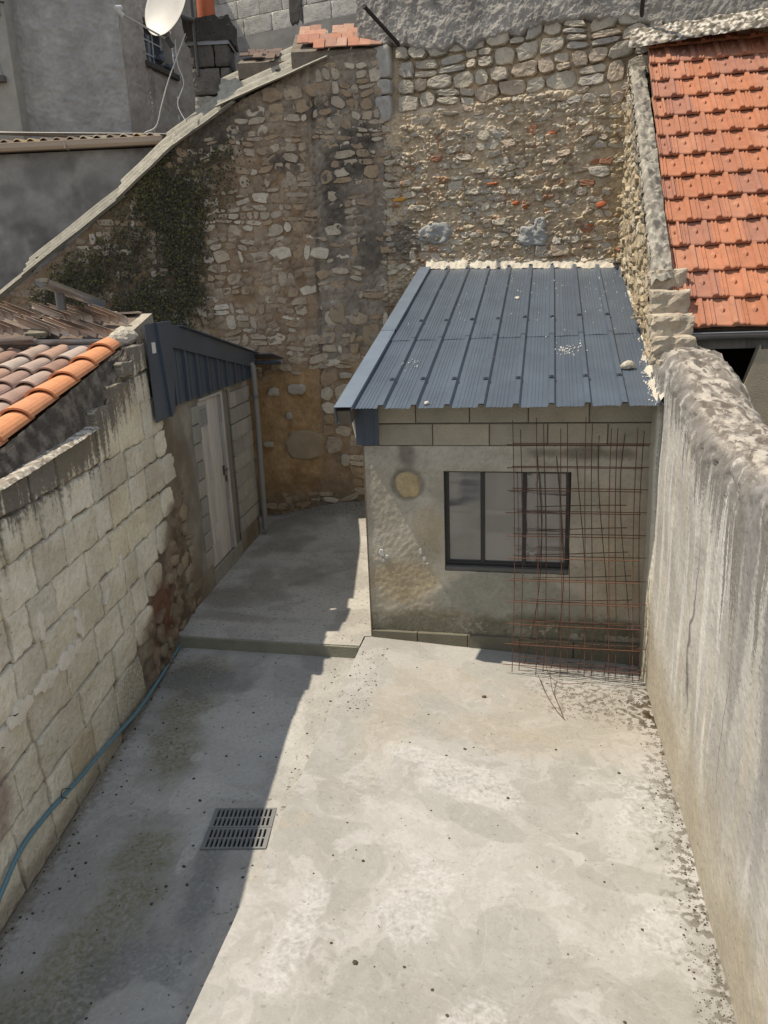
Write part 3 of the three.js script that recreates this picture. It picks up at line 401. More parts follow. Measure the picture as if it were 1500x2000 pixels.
  // lichen and mortar along the top of the neighbour's tiles
  const fil = field(3.3, 5.6, 6.02, 6.32, 160, 26, (u, v) => 0.1 + 0.05 * fbm(u * 8, v * 8, 3) + 0.03 * fbm(u * 25, v * 25, 2) + 0.25 * sm(6.3, 6.02, v) - 0.08 * sm(6.26, 6.32, v), (u, v) => { const k = sm(0.02, 0.12, fbm(u * 18, v * 18, 4)); return mix3(mix3([0.1, 0.09, 0.07], [0.24, 0.21, 0.17], sm(-0.2, 0.2, fbm(u * 11, v * 11, 3))), [0.62, 0.6, 0.54], k); });
  mesh('mortar_fillet', fil, vm, t);
}

// ---------------------------------------------------------------- far wall, left half (turned out of the sun), sloping top
const BLtop = (u) => { const P = [[-7, 2.9], [-5.87, 3.5], [-5, 4.03], [-3.89, 4.8], [-3.05, 5.45], [-2.09, 5.99], [-0.83, 6.5], [0.2, 6.6]]; let i = 0; while (i < P.length - 2 && u > P[i + 1][0]) i++; const a = P[i], b = P[i + 1]; return mix(a[1], b[1], clamp((u - a[0]) / (b[0] - a[0]))); };
{
  const t = thing('gable_wall', 'shaded rubble wall with sloping top, brown mortar and ochre render at its foot', 'wall', [Bo[0], 0, Bo[2]], BLt);
  const ochre = (u, v) => sm(0.12, -0.12, v - 2.25 + 0.35 * fbm(u * 2, v * 2, 3) - 0.3 * sm(-1.0, -0.3, u)) * sm(0.0, 0.15, v - 0.25 + 0.2 * noise(u * 3, 1));
  const grey = (u, v) => sm(-1.12, -0.9, u + 0.06 * noise(v * 2, 4) + 0.03 * (6.5 - v));
  const hf = (u, v) => { worley((u + 0.06 * fbm(u * 3 + 3, v * 3, 3)) * 6.5, (v + 0.06 * fbm(u * 3, v * 3 + 9, 3)) * 8.5); const st = sm(0.02, 0.3, W4[1] - W4[0]) * W4[2], o = ochre(u, v), s = sm(0.05, 0, Math.abs(u + 0.95 + 0.03 * (6.4 - v) + 0.04 * noise(v * 3, 1))); return (1 - 0.85 * o) * (0.03 * st + 0.03 * Math.abs(fbm(u * 9, v * 9, 4))) + 0.03 * fbm(u * 1.6, v * 1.6, 3) + 0.008 * fbm(u * 28, v * 28, 2) - 0.05 * s * sm(1.2, 2.5, v) + 0.05 * grey(u, v) * sm(2.5, 5, v) ; };
  const soot = (u, v) => Math.max(blob(u, v, -0.55, 5.15, 0.35, 0.3, 0.5, 0.9, 0.5, 4), blob(u, v, -0.75, 4.6, 0.16, 0.55, 0, 0.9, 0.5, 4), blob(u, v, -1.35, 5.25, 0.3, 0.14, 0, 0.9, 0.5, 5), blob(u, v, -2.5, 5.55, 0.7, 0.22, 0.45, 0.9, 0.5, 4), blob(u, v, -0.3, 5.5, 0.25, 0.2, 0, 0.9, 0.5, 5), 0.8 * blob(u, v, -0.2, 4.0, 0.25, 0.3, 0, 1, 0.5, 5), 0.8 * blob(u, v, -0.75, 5.9, 0.5, 0.12, 0, 1, 0.5, 5));
  const cf = (u, v) => {
    worley((u + 0.06 * fbm(u * 3 + 3, v * 3, 3)) * 6.5, (v + 0.06 * fbm(u * 3, v * 3 + 9, 3)) * 8.5); const e = sm(0.05, 0.22, W4[1] - W4[0]), id = W4[3];
    let c = mix3([0.25, 0.17, 0.1], [0.37, 0.27, 0.18], sm(-0.3, 0.3, fbm(u * 2 + 5, v * 2, 5)));
    c = mix3(c, mix3([0.22, 0.195, 0.16], [0.33, 0.3, 0.25], sm(-0.3, 0.3, fbm(u * 3, v * 3 + 5, 4))), 0.85 * grey(u, v) + 0.6 * (1 - grey(u, v)) * sm(5.0, 6.0, v));
    c = mix3(c, id < 0.5 ? [0.36, 0.31, 0.245] : [0.27, 0.22, 0.165], 0.55 * e * sm(0.3, 0.8, W4[2]));
    c = mix3(c, mix3([0.36, 0.225, 0.105], [0.45, 0.3, 0.155], sm(-0.3, 0.3, fbm(u * 3 + 8, v * 3, 4))), ochre(u, v) * (1 - 0.5 * grey(u, v)));
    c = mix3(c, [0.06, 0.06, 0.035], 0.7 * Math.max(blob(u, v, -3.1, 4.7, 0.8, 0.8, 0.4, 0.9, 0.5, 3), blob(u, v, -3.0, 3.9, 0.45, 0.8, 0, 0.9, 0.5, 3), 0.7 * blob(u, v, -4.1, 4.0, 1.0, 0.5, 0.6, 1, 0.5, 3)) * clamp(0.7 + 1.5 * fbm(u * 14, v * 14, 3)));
    c = mix3(c, [0.17, 0.13, 0.08], 0.6 * sm(0.8, 0.2, v + 0.3 * fbm(u * 3, v * 3, 3)));
    c = mix3(c, [0.055, 0.05, 0.045], 0.85 * clamp(soot(u, v) * (0.85 + 0.5 * fbm(u * 12, v * 12, 2))));
    const s = 1 + 0.28 * fbm(u * 18, v * 18, 3); return [c[0] * s, c[1] * s, c[2] * s];
  };
  const vm = mat([1, 1, 1], { vertexColors: true, grain: G.stone, bs: 0.012 });
  mesh('mortar_bed', field(-6.6, 0.0, -0.3, BLtop, 440, 330, hf, cf), vm, t);
  part('wall_core', prism([[-6.6, -0.4], [0.0, -0.4], [0.0, 6.55], [-0.83, 6.45], [-2.09, 5.94], [-3.05, 5.4], [-3.89, 4.75], [-5, 3.98], [-6.6, 3.1]], -0.45, -0.08), mat([0.26, 0.22, 0.16], { grain: G.stone }), t);
  const tones = [[0.54, 0.475, 0.375], [0.45, 0.37, 0.27], [0.62, 0.56, 0.455], [0.38, 0.285, 0.19], [0.48, 0.41, 0.315], [0.4, 0.305, 0.2], [0.36, 0.275, 0.19], [0.43, 0.365, 0.285]];
  const cells = courses(-5.3, -0.05, 2.3, 6.45, 0.05, 0.2, 0.06, 0.3, 0.06).filter((c) => c.v < BLtop(c.u) - 0.1 && !(c.u < -3.3 && c.v < 3) && Math.abs(c.u + 0.98 + 0.03 * (6.4 - c.v)) > 0.05 && rnd() < (c.u > -1 ? (c.v > 5.2 ? 0.92 : 0.5) : c.v < 2.6 ? 0.4 : 0.8));
  cells.push(...courses(-1.55, -0.7, 2.25, 3.1, 0.13, 0.2, 0.16, 0.3, 0.05).filter(() => rnd() < 0.4), ...courses(-1.12, -0.86, 1.0, 2.4, 0.16, 0.24, 0.18, 0.26, 0.06), ...courses(-0.7, -0.1, 0.3, 1.3, 0.12, 0.2, 0.14, 0.28, 0.06), ...courses(-2.1, -0.3, 0.12, 0.4, 0.08, 0.13, 0.12, 0.3, 0.06).filter(() => rnd() < 0.5));
  layStones(cells, t, (c) => stone(outline(c.q, pick([8, 9, 10]), 5, 0.16), rr(0.006, 0.024), { sink: 0.05, face: 0.84, rough: 0.5, z: 0.008 + rr(-0.012, 0.012) + 0.03 * fbm(c.u * 1.6, c.v * 1.6, 3) + 0.05 * grey(c.u, c.v) * sm(2.5, 5, c.v), flat: true }), tones.map((c) => mat(c, { grain: G.stone, bs: 0.016 })));
  for (const [u, v, w, h] of [[-1.62, 1.93, 0.3, 0.17], [-1.92, 1.92, 0.18, 0.14], [-1.66, 1.55, 0.1, 0.11], [-0.85, 0.78, 0.15, 0.2], [-2.05, 1.12, 0.16, 0.1], [-0.8, 2.15, 0.2, 0.1]]) mesh('stone', stone(outline([[u, v], [u + w, v], [u + w, v + h], [u, v + h]], 12, 4, 0.08), 0.045, { z: 0.01 }), mat([0.47, 0.43, 0.36], { grain: G.stone, bs: 0.012 }), t);
  for (const [u, v, w, h] of [[-1.72, 0.88, 0.62, 0.52], [-0.42, 2.6, 0.28, 0.4], [-0.9, 2.95, 0.25, 0.35]]) mesh('cement_patch', smearPatch([[u, v], [u + w, v], [u + w, v + h], [u, v + h]], 0.009, { z: 0.02, jit: 0.14, lump: 0.6 }), mat([0.36, 0.29, 0.19], { grain: G.cement, bs: 0.004 }), t);
}
// ---------------------------------------------------------------- the shed with the blue roof
const FZ = -6.62, SX0 = -1.66, SX1 = 0.93, EAVEZ = -6.2, EAVEY = 2.35, RSL = 0.28;
const roofY = (z) => EAVEY + RSL * (EAVEZ - z);
{
  const t = thing('shed', 'small concrete block shed with ribbed blue metal roof and three-pane window', 'shed', [-0.36, 0, FZ]);
  const ox = 0.36, oz = -FZ;                                   // world -> local
  const X0 = SX0 + ox, X1 = SX1 + ox;
  const wcol = (u, v) => {
    const x = u - ox, n = fbm(x * 2.2, v * 2.2 + 4, 5), f = fbm(x * 22, v * 22, 3), g2 = noise(x * 60, v * 60);
    let c = mix3([0.42, 0.385, 0.31], [0.54, 0.5, 0.415], sm(-0.3, 0.3, n));
    c = mix3(c, [0.5, 0.48, 0.43], 0.6 * sm(1.68, 1.8, v + 0.06 * n) * sm(0.1, -0.4, x + 0.5 * n));
    c = mix3(c, [0.46, 0.37, 0.23], 0.7 * blob(x, v, -1.35, 0.62, 0.35, 0.2, 0, 0.8, 0.4, 4) + 0.5 * blob(x, v, -1.05, 1.1, 0.15, 0.2, 0, 0.8, 0.4, 4));
    c = mix3(c, [0.34, 0.335, 0.285], 0.95 * blob(x, v, -0.35, 0.48, 0.68, 0.26, 0, 0.45, 0.1, 3));          // smooth cement under the window
    c = mix3(c, [0.43, 0.36, 0.25], 0.6 * sm(0.35, 0.6, x + 0.15 * n) * sm(1.75, 1.5, v) * sm(0.3, 0.5, v));
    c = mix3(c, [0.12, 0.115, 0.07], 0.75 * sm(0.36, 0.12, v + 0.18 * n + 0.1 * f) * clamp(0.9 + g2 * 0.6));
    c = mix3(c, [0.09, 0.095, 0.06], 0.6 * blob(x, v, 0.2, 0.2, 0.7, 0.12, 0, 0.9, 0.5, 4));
    c = mix3(c, [0.16, 0.145, 0.115], 0.7 * Math.max(blob(x, v, -1.26, 1.85, 0.08, 0.16, 0, 0.8, 0.5, 6), sm(0.05, 0.0, Math.abs(Math.hypot((x + 1.255), (v - 1.58)) - 0.135 + 0.03 * n)), blob(x, v, 0.3, 1.88, 0.5, 0.05, 0, 0.9, 0.5, 5)));
    const s = 1 + 0.2 * f + 0.08 * g2 - 0.25 * sm(0.3, 0.45, fbm(x * 24 + 3, v * 24, 4)); return [c[0] * s, c[1] * s, c[2] * s];
  };
  const whf = (u, v) => { const x = u - ox, n = fbm(x * 3, v * 3, 4), sc = blob(x, v, -0.35, 0.48, 0.68, 0.26, 0, 0.45, 0.1, 3); let h = 0.006 * n + (1 - sc) * (0.006 * fbm(x * 24, v * 24, 3)) + 0.006 * sc - 0.02 * sm(0.3, 0.22, v + 0.08 * n); if (x > 0.26) { const j = Math.abs(((v - 0.13) / 0.205) % 1 - 0.5); h -= 0.004 * sm(0.44, 0.5, j); } return h; };
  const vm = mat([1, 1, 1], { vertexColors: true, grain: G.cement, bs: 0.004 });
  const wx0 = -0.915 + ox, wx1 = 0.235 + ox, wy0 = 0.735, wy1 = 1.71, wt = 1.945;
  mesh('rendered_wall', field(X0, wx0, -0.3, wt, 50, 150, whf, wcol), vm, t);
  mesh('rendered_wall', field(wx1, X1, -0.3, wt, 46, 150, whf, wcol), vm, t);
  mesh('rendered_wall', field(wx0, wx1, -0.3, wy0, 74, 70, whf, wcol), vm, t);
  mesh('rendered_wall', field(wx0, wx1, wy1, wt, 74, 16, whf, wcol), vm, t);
  const cem = mat([0.33, 0.305, 0.25], { grain: G.cement, bs: 0.006 });
  part('wall_core', merge([box(X0, -0.3, -0.2, wx0 - 0.001, 2.33, -0.022), box(wx1 + 0.001, -0.3, -0.2, X1, 2.33, -0.022), box(wx0 - 0.001, -0.3, -0.2, wx1 + 0.001, wy0 - 0.001, -0.022), box(wx0 - 0.001, wy1 + 0.001, -0.2, wx1 + 0.001, 2.33, -0.022)]), cem, t);
  part('side_wall', merge([prism([[X0, -0.3], [X0, 2.3], [X0 + 0.18, 2.3], [X0 + 0.18, -0.3]].map(([a, b]) => [a, b]), -4.4, -0.2), prism([[X1 - 0.02, -0.3], [X1 + 0.02, -0.3], [X1 + 0.02, 2.3], [X1 - 0.02, 2.3]], -4.4, -0.2)]), cem, t);
  { const g = prism([[0, 2.3], [4.2, 2.3], [4.2, 3.5]], 0, 0.18); g.rotateY(Math.PI / 2); g.translate(X0, 0, -0.2); part('side_wall', g, cem, t); }
  part('edge_strip', box(X0 - 0.012, -0.25, -0.03, X0, 1.99, 0.008), mat([0.2, 0.15, 0.11], { grain: G.cement }), t);
  part('inner_room', merge([box(X0 + 0.19, -0.2, -2.6, X1 - 0.05, 2.25, -2.55), box(X0 + 0.19, -0.2, -2.55, X1 - 0.05, -0.15, -0.22)]), mat([0.12, 0.115, 0.11], { grain: G.cement }), t);
  // two courses of bare blocks under the eave; one course at the foot
  const bm = [[0.43, 0.39, 0.31], [0.39, 0.36, 0.29], [0.45, 0.41, 0.325]].map((c) => mat(c, { grain: G.cement, bs: 0.008 }));
  const rows = [[1.955, 2.15, [-1.66, -1.52, -1.007, -0.492, 0.02, 0.53, 0.93]], [2.16, 2.325, [-1.66, -1.16, -0.67, -0.15, 0.37, 0.93]], [-0.25, 0.075, [-1.66, -1.2, -0.7, -0.2, 0.3, 0.93]]];
  rows.forEach(([a, b, xs], r) => { for (let i = 0; i < xs.length - 1; i++) part('concrete_block', box(xs[i] + ox + 0.004, a + rr(-0.002, 0.002), -0.03, xs[i + 1] + ox - 0.004, b, rr(0.0, 0.006) + (r === 2 ? 0.016 : 0.012), 0.006), r === 2 ? mat([0.17, 0.16, 0.12], { grain: G.cement, bs: 0.008 }) : pick(bm), t); });
  // plugged round hole, paint splashes
  mesh('sandy_plug', smearPatch([[-1.375 + ox, 1.45], [-1.135 + ox, 1.45], [-1.135 + ox, 1.71], [-1.375 + ox, 1.71]], 0.012, { z: 0.004, jit: 0.1, lump: 0.4, sink: 0.03 }), mat([0.5, 0.4, 0.235], { grain: G.stone, bs: 0.006 }), t);
  const wp = mat([0.6, 0.6, 0.58], { grain: G.cement, bs: 0.002 });
  for (const [x, y, w, h] of [[-1.55, 0.86, 0.05, 0.07], [-1.5, 0.84, 0.04, 0.03], [-1.53, 0.8, 0.03, 0.03], [-1.16, 0.88, 0.03, 0.07], [-1.13, 0.82, 0.035, 0.05], [-1.1, 0.79, 0.03, 0.02]]) mesh('paint_splash', smearPatch([[x + ox, y], [x + w + ox, y], [x + w + ox, y + h], [x + ox, y + h]], 0.003, { z: 0.008, jit: 0.6, lump: 0.2, sink: 0.012 }), wp, t);
  // window
  const win = new THREE.Group(); win.name = 'window'; t.add(win);
  const fm = mat([0.018, 0.019, 0.021], { roughness: 0.42 });
  const fw = 0.032, a = wx0 + 0.005, b = wx1 - 0.005, y0 = wy0 + 0.045, y1 = wy1 - 0.004;
  part('frame', merge([box(a, y0, -0.12, a + fw, y1, -0.06), box(b - fw, y0, -0.12, b, y1, -0.06), box(a, y0, -0.118, b, y0 + fw, -0.058), box(a, y1 - 0.02, -0.118, b, y1, -0.062)]), fm, win);
  const m1 = a + 0.35, m2 = a + 0.735;
  for (const m of [m1, m2]) part('mullion', box(m - 0.019, y0 + 0.02, -0.116, m + 0.019, y1 - 0.01, -0.055), fm, win);
  const pb = paint(512, 512, (u, v) => { const w = fbm(u * 2, v * 2, 3), s = Math.hypot((u - 0.35) * 1.2, v - 0.4); return [1, 1, 1, 0.5 + 0.35 * Math.sin(s * 26 + 5 * w) * Math.exp(-s * 2.2) + 0.3 * w]; });
  const glass = new THREE.MeshPhysicalMaterial({ color: lin(0.085, 0.083, 0.08), roughness: 0.05, ior: 2.2, bumpMap: pb.bump, bumpScale: 0.01 });
  for (const [p, q] of [[a + fw, m1 - 0.019], [m1 + 0.019, m2 - 0.019], [m2 + 0.019, b - fw]]) { const g = box(p - 0.004, y0 + 0.02, -0.1, q + 0.004, y1 - 0.01, -0.094), uv = g.attributes.uv, ps = g.attributes.position; for (let i = 0; i < uv.count; i++) uv.setXY(i, (ps.getX(i) - p) / 0.5 + p * 3.7, (ps.getY(i) - y0) / 0.9); g.userData = { keepUV: true }; part('pane', g, glass, win); }
  part('sill', box(wx0, wy0 - 0.005, -0.2, wx1, wy0 + 0.04, -0.005, 0.006), mat([0.15, 0.145, 0.135], { grain: G.cement }), win);
  // ---- roof: six sheets, ribs every 0.287 m, overlapping at mid slope
  const sl = Math.atan(RSL), blue = mat([0.088, 0.117, 0.155], { grain: G.metal, bs: 0.001, roughness: 0.4, clearcoat: 0.25, clearcoatRoughness: 0.35 });
  const prof = (xa, xb) => { const pts = [], ribs = []; for (let k = -1; k < 9; k++) ribs.push(-1.39 + 0.287 * k); const add = (x, z) => { if (x >= xa - 1e-6 && x <= xb + 1e-6) pts.push([x, z]); }; pts.push([xa, 0.0]); for (const r of ribs) { add(r - 0.034, 0); add(r - 0.02, 0.034); add(r + 0.02, 0.034); add(r + 0.034, 0); for (const k of [0.08, 0.116, 0.144, 0.172, 0.208]) { add(r + k - 0.008, 0); add(r + k - 0.004, 0.0035); add(r + k + 0.004, 0.0035); add(r + k + 0.008, 0); } } pts.push([xb, 0]); pts.sort((p, q) => p[0] - q[0]); return pts; };
  const sheet = (xa, xb, sa, sb, lift) => {
    const pr = prof(xa, xb), n = 14, P = [], I = [];
    for (let k = 0; k <= n; k++) for (const [x, z] of pr) { const s = mix(sa, sb, k / n); P.push(x, s, z + lift + 0.006 * noise(x * 3, s * 1.3) + (k === 0 ? 0.003 * noise(x * 9, 2) : 0)); }
    const w = pr.length; for (let k = 0; k < n; k++) for (let i = 0; i < w - 1; i++) { const p = k * w + i; I.push(p, p + 1, p + w + 1, p, p + w + 1, p + w); }
    const o = P.length / 3; for (let k = 0; k < o; k++) P.push(P[3 * k], P[3 * k + 1], P[3 * k + 2] - 0.0012); const top = I.length; for (let k = 0; k < top; k += 3) I.push(I[k] + o, I[k + 2] + o, I[k + 1] + o);
    for (let i = 0; i < w - 1; i++) I.push(i, i + o, i + 1 + o, i, i + 1 + o, i + 1);
    let g = new THREE.BufferGeometry(); g.setAttribute('position', new THREE.Float32BufferAttribute(P, 3)); g.setIndex(I); g = g.toNonIndexed(); g.computeVertexNormals(); return g;
  };
  const place = (g) => { g.rotateX(-(Math.PI / 2 - sl)); g.translate(ox, EAVEY, EAVEZ + oz); return g; };      // local: x, s up the slope, z off the sheet
  const LEN = 4.95, LAP = 1.72 / Math.cos(sl);
  const cols = [[-1.665, -0.69], [-0.71, 0.18], [0.16, 0.92]], sm1 = mat([0.05, 0.065, 0.085], { roughness: 0.35, metalness: 0.3 });
  const washer = new THREE.CylinderGeometry(0.011, 0.013, 0.008, 8), capg = new THREE.BoxGeometry(0.05, 0.05, 0.004);
  cols.forEach(([xa, xb], ci) => [[0, LAP + 0.03, ci * 0.0016], [LAP, LEN, 0.005 + ci * 0.0016]].forEach(([sa, sb, lift], ri) => {
    const o = part('roof_sheet', place(sheet(xa, xb, sa, sb, lift)), blue, t);
    for (let k = 0; k < 9; k++) { const r = -1.39 + 0.287 * k; if (r < xa + 0.02 || r > xb - 0.01) continue; for (const s of ri ? [2.34, 4.7] : [0.58]) { const g = merge([metreUV(capg.clone().translate(0, 0, 0.039 + lift)), metreUV(washer.clone().rotateX(Math.PI / 2).translate(0, 0, 0.046 + lift))]); g.translate(r + rr(-0.004, 0.004), s + rr(-0.02, 0.02), 0); mesh('roof_screw', place(g), sm1, o); } }
  }));
  // verge flashing along the free edge, corner board, timber under it
  const fl = mat([0.16, 0.2, 0.25], { grain: G.metal, bs: 0.001, roughness: 0.4 });
  for (const [sa, sb, lf] of [[-0.05, 2.1, 0], [2.05, LEN - 0.05, 0.004]]) { const g = merge([box(-1.79, sa, 0.036 + lf, -1.64, sb, 0.039 + lf), box(-1.793, sa, -0.13, -1.79, sb, 0.039 + lf), box(-1.64, sa, 0.004 + lf, -1.637, sb, 0.039 + lf)]); part('verge_flashing', place(metreUV(g)), fl, t); }
  part('verge_board', place(box(-1.785, 0.0, -0.15, -1.67, LEN - 0.2, -0.02)), mat([0.16, 0.14, 0.11], { grain: G.wood }), t);
  const shadeBlue = mat([0.06, 0.081, 0.11], { grain: G.metal, bs: 0.001, roughness: 0.4, clearcoat: 0.25, clearcoatRoughness: 0.35 });  // same blue metal as the roof, darkened: shade put into the colour
  part('corner_board', merge([box(-1.675 + ox, 1.985, 0.17, -1.47 + ox, 2.37, 0.18), box(-1.62 + ox, 1.985, 0.18, -1.605 + ox, 2.37, 0.186), box(-1.53 + ox, 1.985, 0.18, -1.515 + ox, 2.37, 0.186), box(-1.685 + ox, 1.985, -0.3, -1.675 + ox, 2.36, 0.18)]), shadeBlue, t);
  part('gutter_end', merge([rod([-1.75 + ox, 2.28, 0.05], [-1.7 + ox, 2.03, 0.02], 0.022, 8, 0.03)]), mat([0.5, 0.5, 0.46], { roughness: 0.6 }), t);
  part('eave_board', box(X0 + 0.02, 2.2, -0.19, X1 - 0.02, 2.318, -0.04), cem, t);
  // white lime fillets at the walls
  const lime = mat([0.6, 0.565, 0.485], { grain: G.stone, bs: 0.012 });
  const fillet = (n, f) => { const P = [], I = [], m = 10; for (let i = 0; i <= n; i++) for (let k = 0; k <= m; k++) P.push(...f(i / n, k / m)); for (let i = 0; i < n; i++) for (let k = 0; k < m; k++) { const a = i * (m + 1) + k; I.push(a, a + 1, a + m + 2, a, a + m + 2, a + m + 1); } const g = new THREE.BufferGeometry(); g.setAttribute('position', new THREE.Float32BufferAttribute(P, 3)); g.setIndex(I); g.computeVertexNormals(); return g; };
  const top = (x) => -11.2 + (x + 2.32) * 0.1763;                                     // far wall line
  part('lime_fillet', fillet(160, (a, k) => { const x = mix(-1.72, 0.95, a), w = 0.16 + 0.05 * noise(x * 7, 1) + 0.03 * noise(x * 23, 2), zz = top(x) + w * (1 - k) * 1.1 - 0.02; return [x + ox, roofY(zz) + 0.012 + 0.13 * k * k + 0.025 * Math.sin(k * 3.1) + 0.02 * noise(x * 14, k * 3), zz + oz]; }), lime, t);
  part('lime_fillet', fillet(200, (a, k) => { const z = mix(-10.75, -6.22, a), w = 0.1 + 0.03 * noise(z * 6, 11) + 0.025 * noise(z * 21, 12) + 0.03 * sm(-8.0, -6.6, z), xx = 0.985 - w * (1 - k); return [xx + ox, roofY(z) + 0.006 + 0.15 * k * k + 0.03 * Math.sin(k * 3.1) + 0.025 * noise(z * 13, k * 3 + 20), z + oz]; }), lime, t);
  // droppings and scraped paint on the sheets
  const drop = mat([0.62, 0.62, 0.6], { grain: G.cement, bs: 0.002 }), crumbs = [];
  const sp = (x, s, w, h, n) => { for (let i = 0; i < n; i++) { const cx = x + w * (rnd() + rnd() - 1), cs = s + h * (rnd() + rnd() - 1), rib = Math.abs((((cx + 1.39) / 0.287) % 1 + 1.5) % 1 - 0.5) * 0.287; const a = rr(0.004, 0.014), b = rr(0.006, 0.03), zz = (rib < 0.03 ? 0.045 : 0.011); crumbs.push(place(metreUV(stone(outline([[cx, cs], [cx + a, cs], [cx + a, cs + b], [cx, cs + b]], 6, 2, 0.2), 0.003, { sink: 0.004, z: zz })))); } };
  sp(0.19, 1.35, 0.12, 0.2, 50); sp(0.3, 1.4, 0.03, 0.12, 12); sp(-0.35, 2.4, 1.3, 2.3, 40); sp(-0.4, 3.7, 1.2, 0.7, 24); sp(-1.3, 1.0, 0.1, 0.2, 14); sp(0.84, 0.5, 0.05, 0.6, 60); sp(0.62, 3.2, 0.25, 1.4, 30);
  stuff(mesh('droppings', merge(crumbs), drop, t));
}
function pebble(name, label, pos, s, col, turn) {
  const g = new THREE.IcosahedronGeometry(1, 1), p = g.attributes.position; for (let i = 0; i < p.count; i++) { const x = p.getX(i), y = p.getY(i), z = p.getZ(i), k = 1 + 0.35 * noise(x * 1.4 + pos[0] * 9, y * 1.4 + z * 1.1 + pos[2]); p.setXYZ(i, x * k * s[0], Math.max(-0.4, y * k) * s[1], z * k * s[2]); }
  g.computeVertexNormals(); const o = part(name, g, mat(col, { grain: G.stone, bs: 0.006 })); o.position.set(...pos); o.rotation.y = turn; o.rotation.x = 0.28; o.userData = { label, category: 'stone', group: 'loose stones on the blue roof' }; return o;
}
pebble('loose_stone', 'fist-sized pale stone lying low at the right of the blue roof', [0.706, roofY(-6.99) + 0.03, -6.99], [0.065, 0.045, 0.04], [0.62, 0.58, 0.47], 0.2);
pebble('loose_stone', 'small pale stone chip at the eave of the blue roof', [-1.0, roofY(-6.27) + 0.015, -6.27], [0.026, 0.016, 0.02], [0.6, 0.58, 0.5], 0.9);
pebble('loose_stone', 'small pale stone chip halfway up the blue roof', [-0.36, roofY(-9.27) + 0.015, -9.27], [0.035, 0.025, 0.03], [0.58, 0.55, 0.47], 2.1);

// ---------------------------------------------------------------- rusty welded mesh leaning on the shed
const rust = [[0.115, 0.05, 0.03], [0.15, 0.062, 0.036], [0.085, 0.045, 0.03]].map((c) => mat(c, { roughness: 0.85, grain: G.clay, bs: 0.0005 }));
function meshPanel(label, x0, ybot, zb, zt, H, m, bend, rot, n, nh, cat = 'steel mesh') {
  const base = slabY(x0, zb) + ybot, t = thing('steel_mesh_panel', label, cat, [x0, base, zb], 0, 'steel mesh panels leaning on the shed'), lean = Math.atan2(zb - zt, H);
  const pos = (s, h) => { const hx = s + rot * h + bend * Math.sin(h * 1.6 + s * 2) * 0.05, zz = -h * Math.sin(lean) + bend * 0.06 * Math.sin(h * 2.2 + s * 1.5); return [hx, h * Math.cos(lean), zz]; };
  const r = 0.0039;
  for (let i = 0; i < n; i++) { const pts = []; const a = rr(-0.03, 0.02), b = H + rr(-0.06, 0.05); for (let k = 0; k <= 8; k++) pts.push(pos(i * 0.206, mix(a < 0 ? 0.0 : a, b, k / 8))); part('vertical_bar', tube(pts, r, 12, 5), m, t); }
  for (let j = 0; j < nh; j++) { const pts = [], y = 0.09 + j * 0.2 + rr(-0.006, 0.006); for (let k = 0; k <= 8; k++) { const q = pos(mix(-0.07 + rr(-0.02, 0.02), (n - 1) * 0.206 + 0.06, k / 8), y); pts.push([q[0], q[1], q[2] + 0.007]); } part('cross_bar', tube(pts, r, 10, 5), m, t); }
  return t;
}
meshPanel('front panel of rusty steel mesh leaning on the shed, nearest the yard', -0.255, 0.0, -6.17, -6.4, 2.28, rust[1], 0.35, -0.006, 6, 11);
meshPanel('middle panel of rusty steel mesh leaning on the shed', -0.195, 0.0, -6.25, -6.46, 2.22, rust[0], 0.5, -0.004, 6, 11);
meshPanel('rear bent panel of rusty steel mesh against the shed wall, twisted at the right', -0.15, 0.02, -6.33, -6.53, 2.1, rust[2], 1.9, 0.04, 5, 8);
function wire(label, pts, r, m, name = 'loose_wire') { const o = part(name, tube(pts, r, 40, 5), m); o.userData = { label, category: 'wire' }; return o; }
wire('thin rusty wire slanting out over the slab from the mesh foot', [[-0.02, -0.05, -6.12], [0.05, -0.075, -5.85], [0.13, -0.087, -5.62], [0.2, -0.092, -5.48]], 0.003, rust[2]);
wire('second thin rusty wire beside the first on the slab', [[0.08, 0.03, -6.14], [0.1, -0.05, -5.9], [0.16, -0.085, -5.66], [0.19, -0.09, -5.5]], 0.0028, rust[2]);
wire('rusty wire bent up among the mesh feet', [[0.04, 0.2, -6.12], [0.05, 0.06, -6.08], [0.1, -0.03, -6.04], [0.22, -0.06, -6.02], [0.4, -0.08, -6.1]], 0.0028, rust[1]);
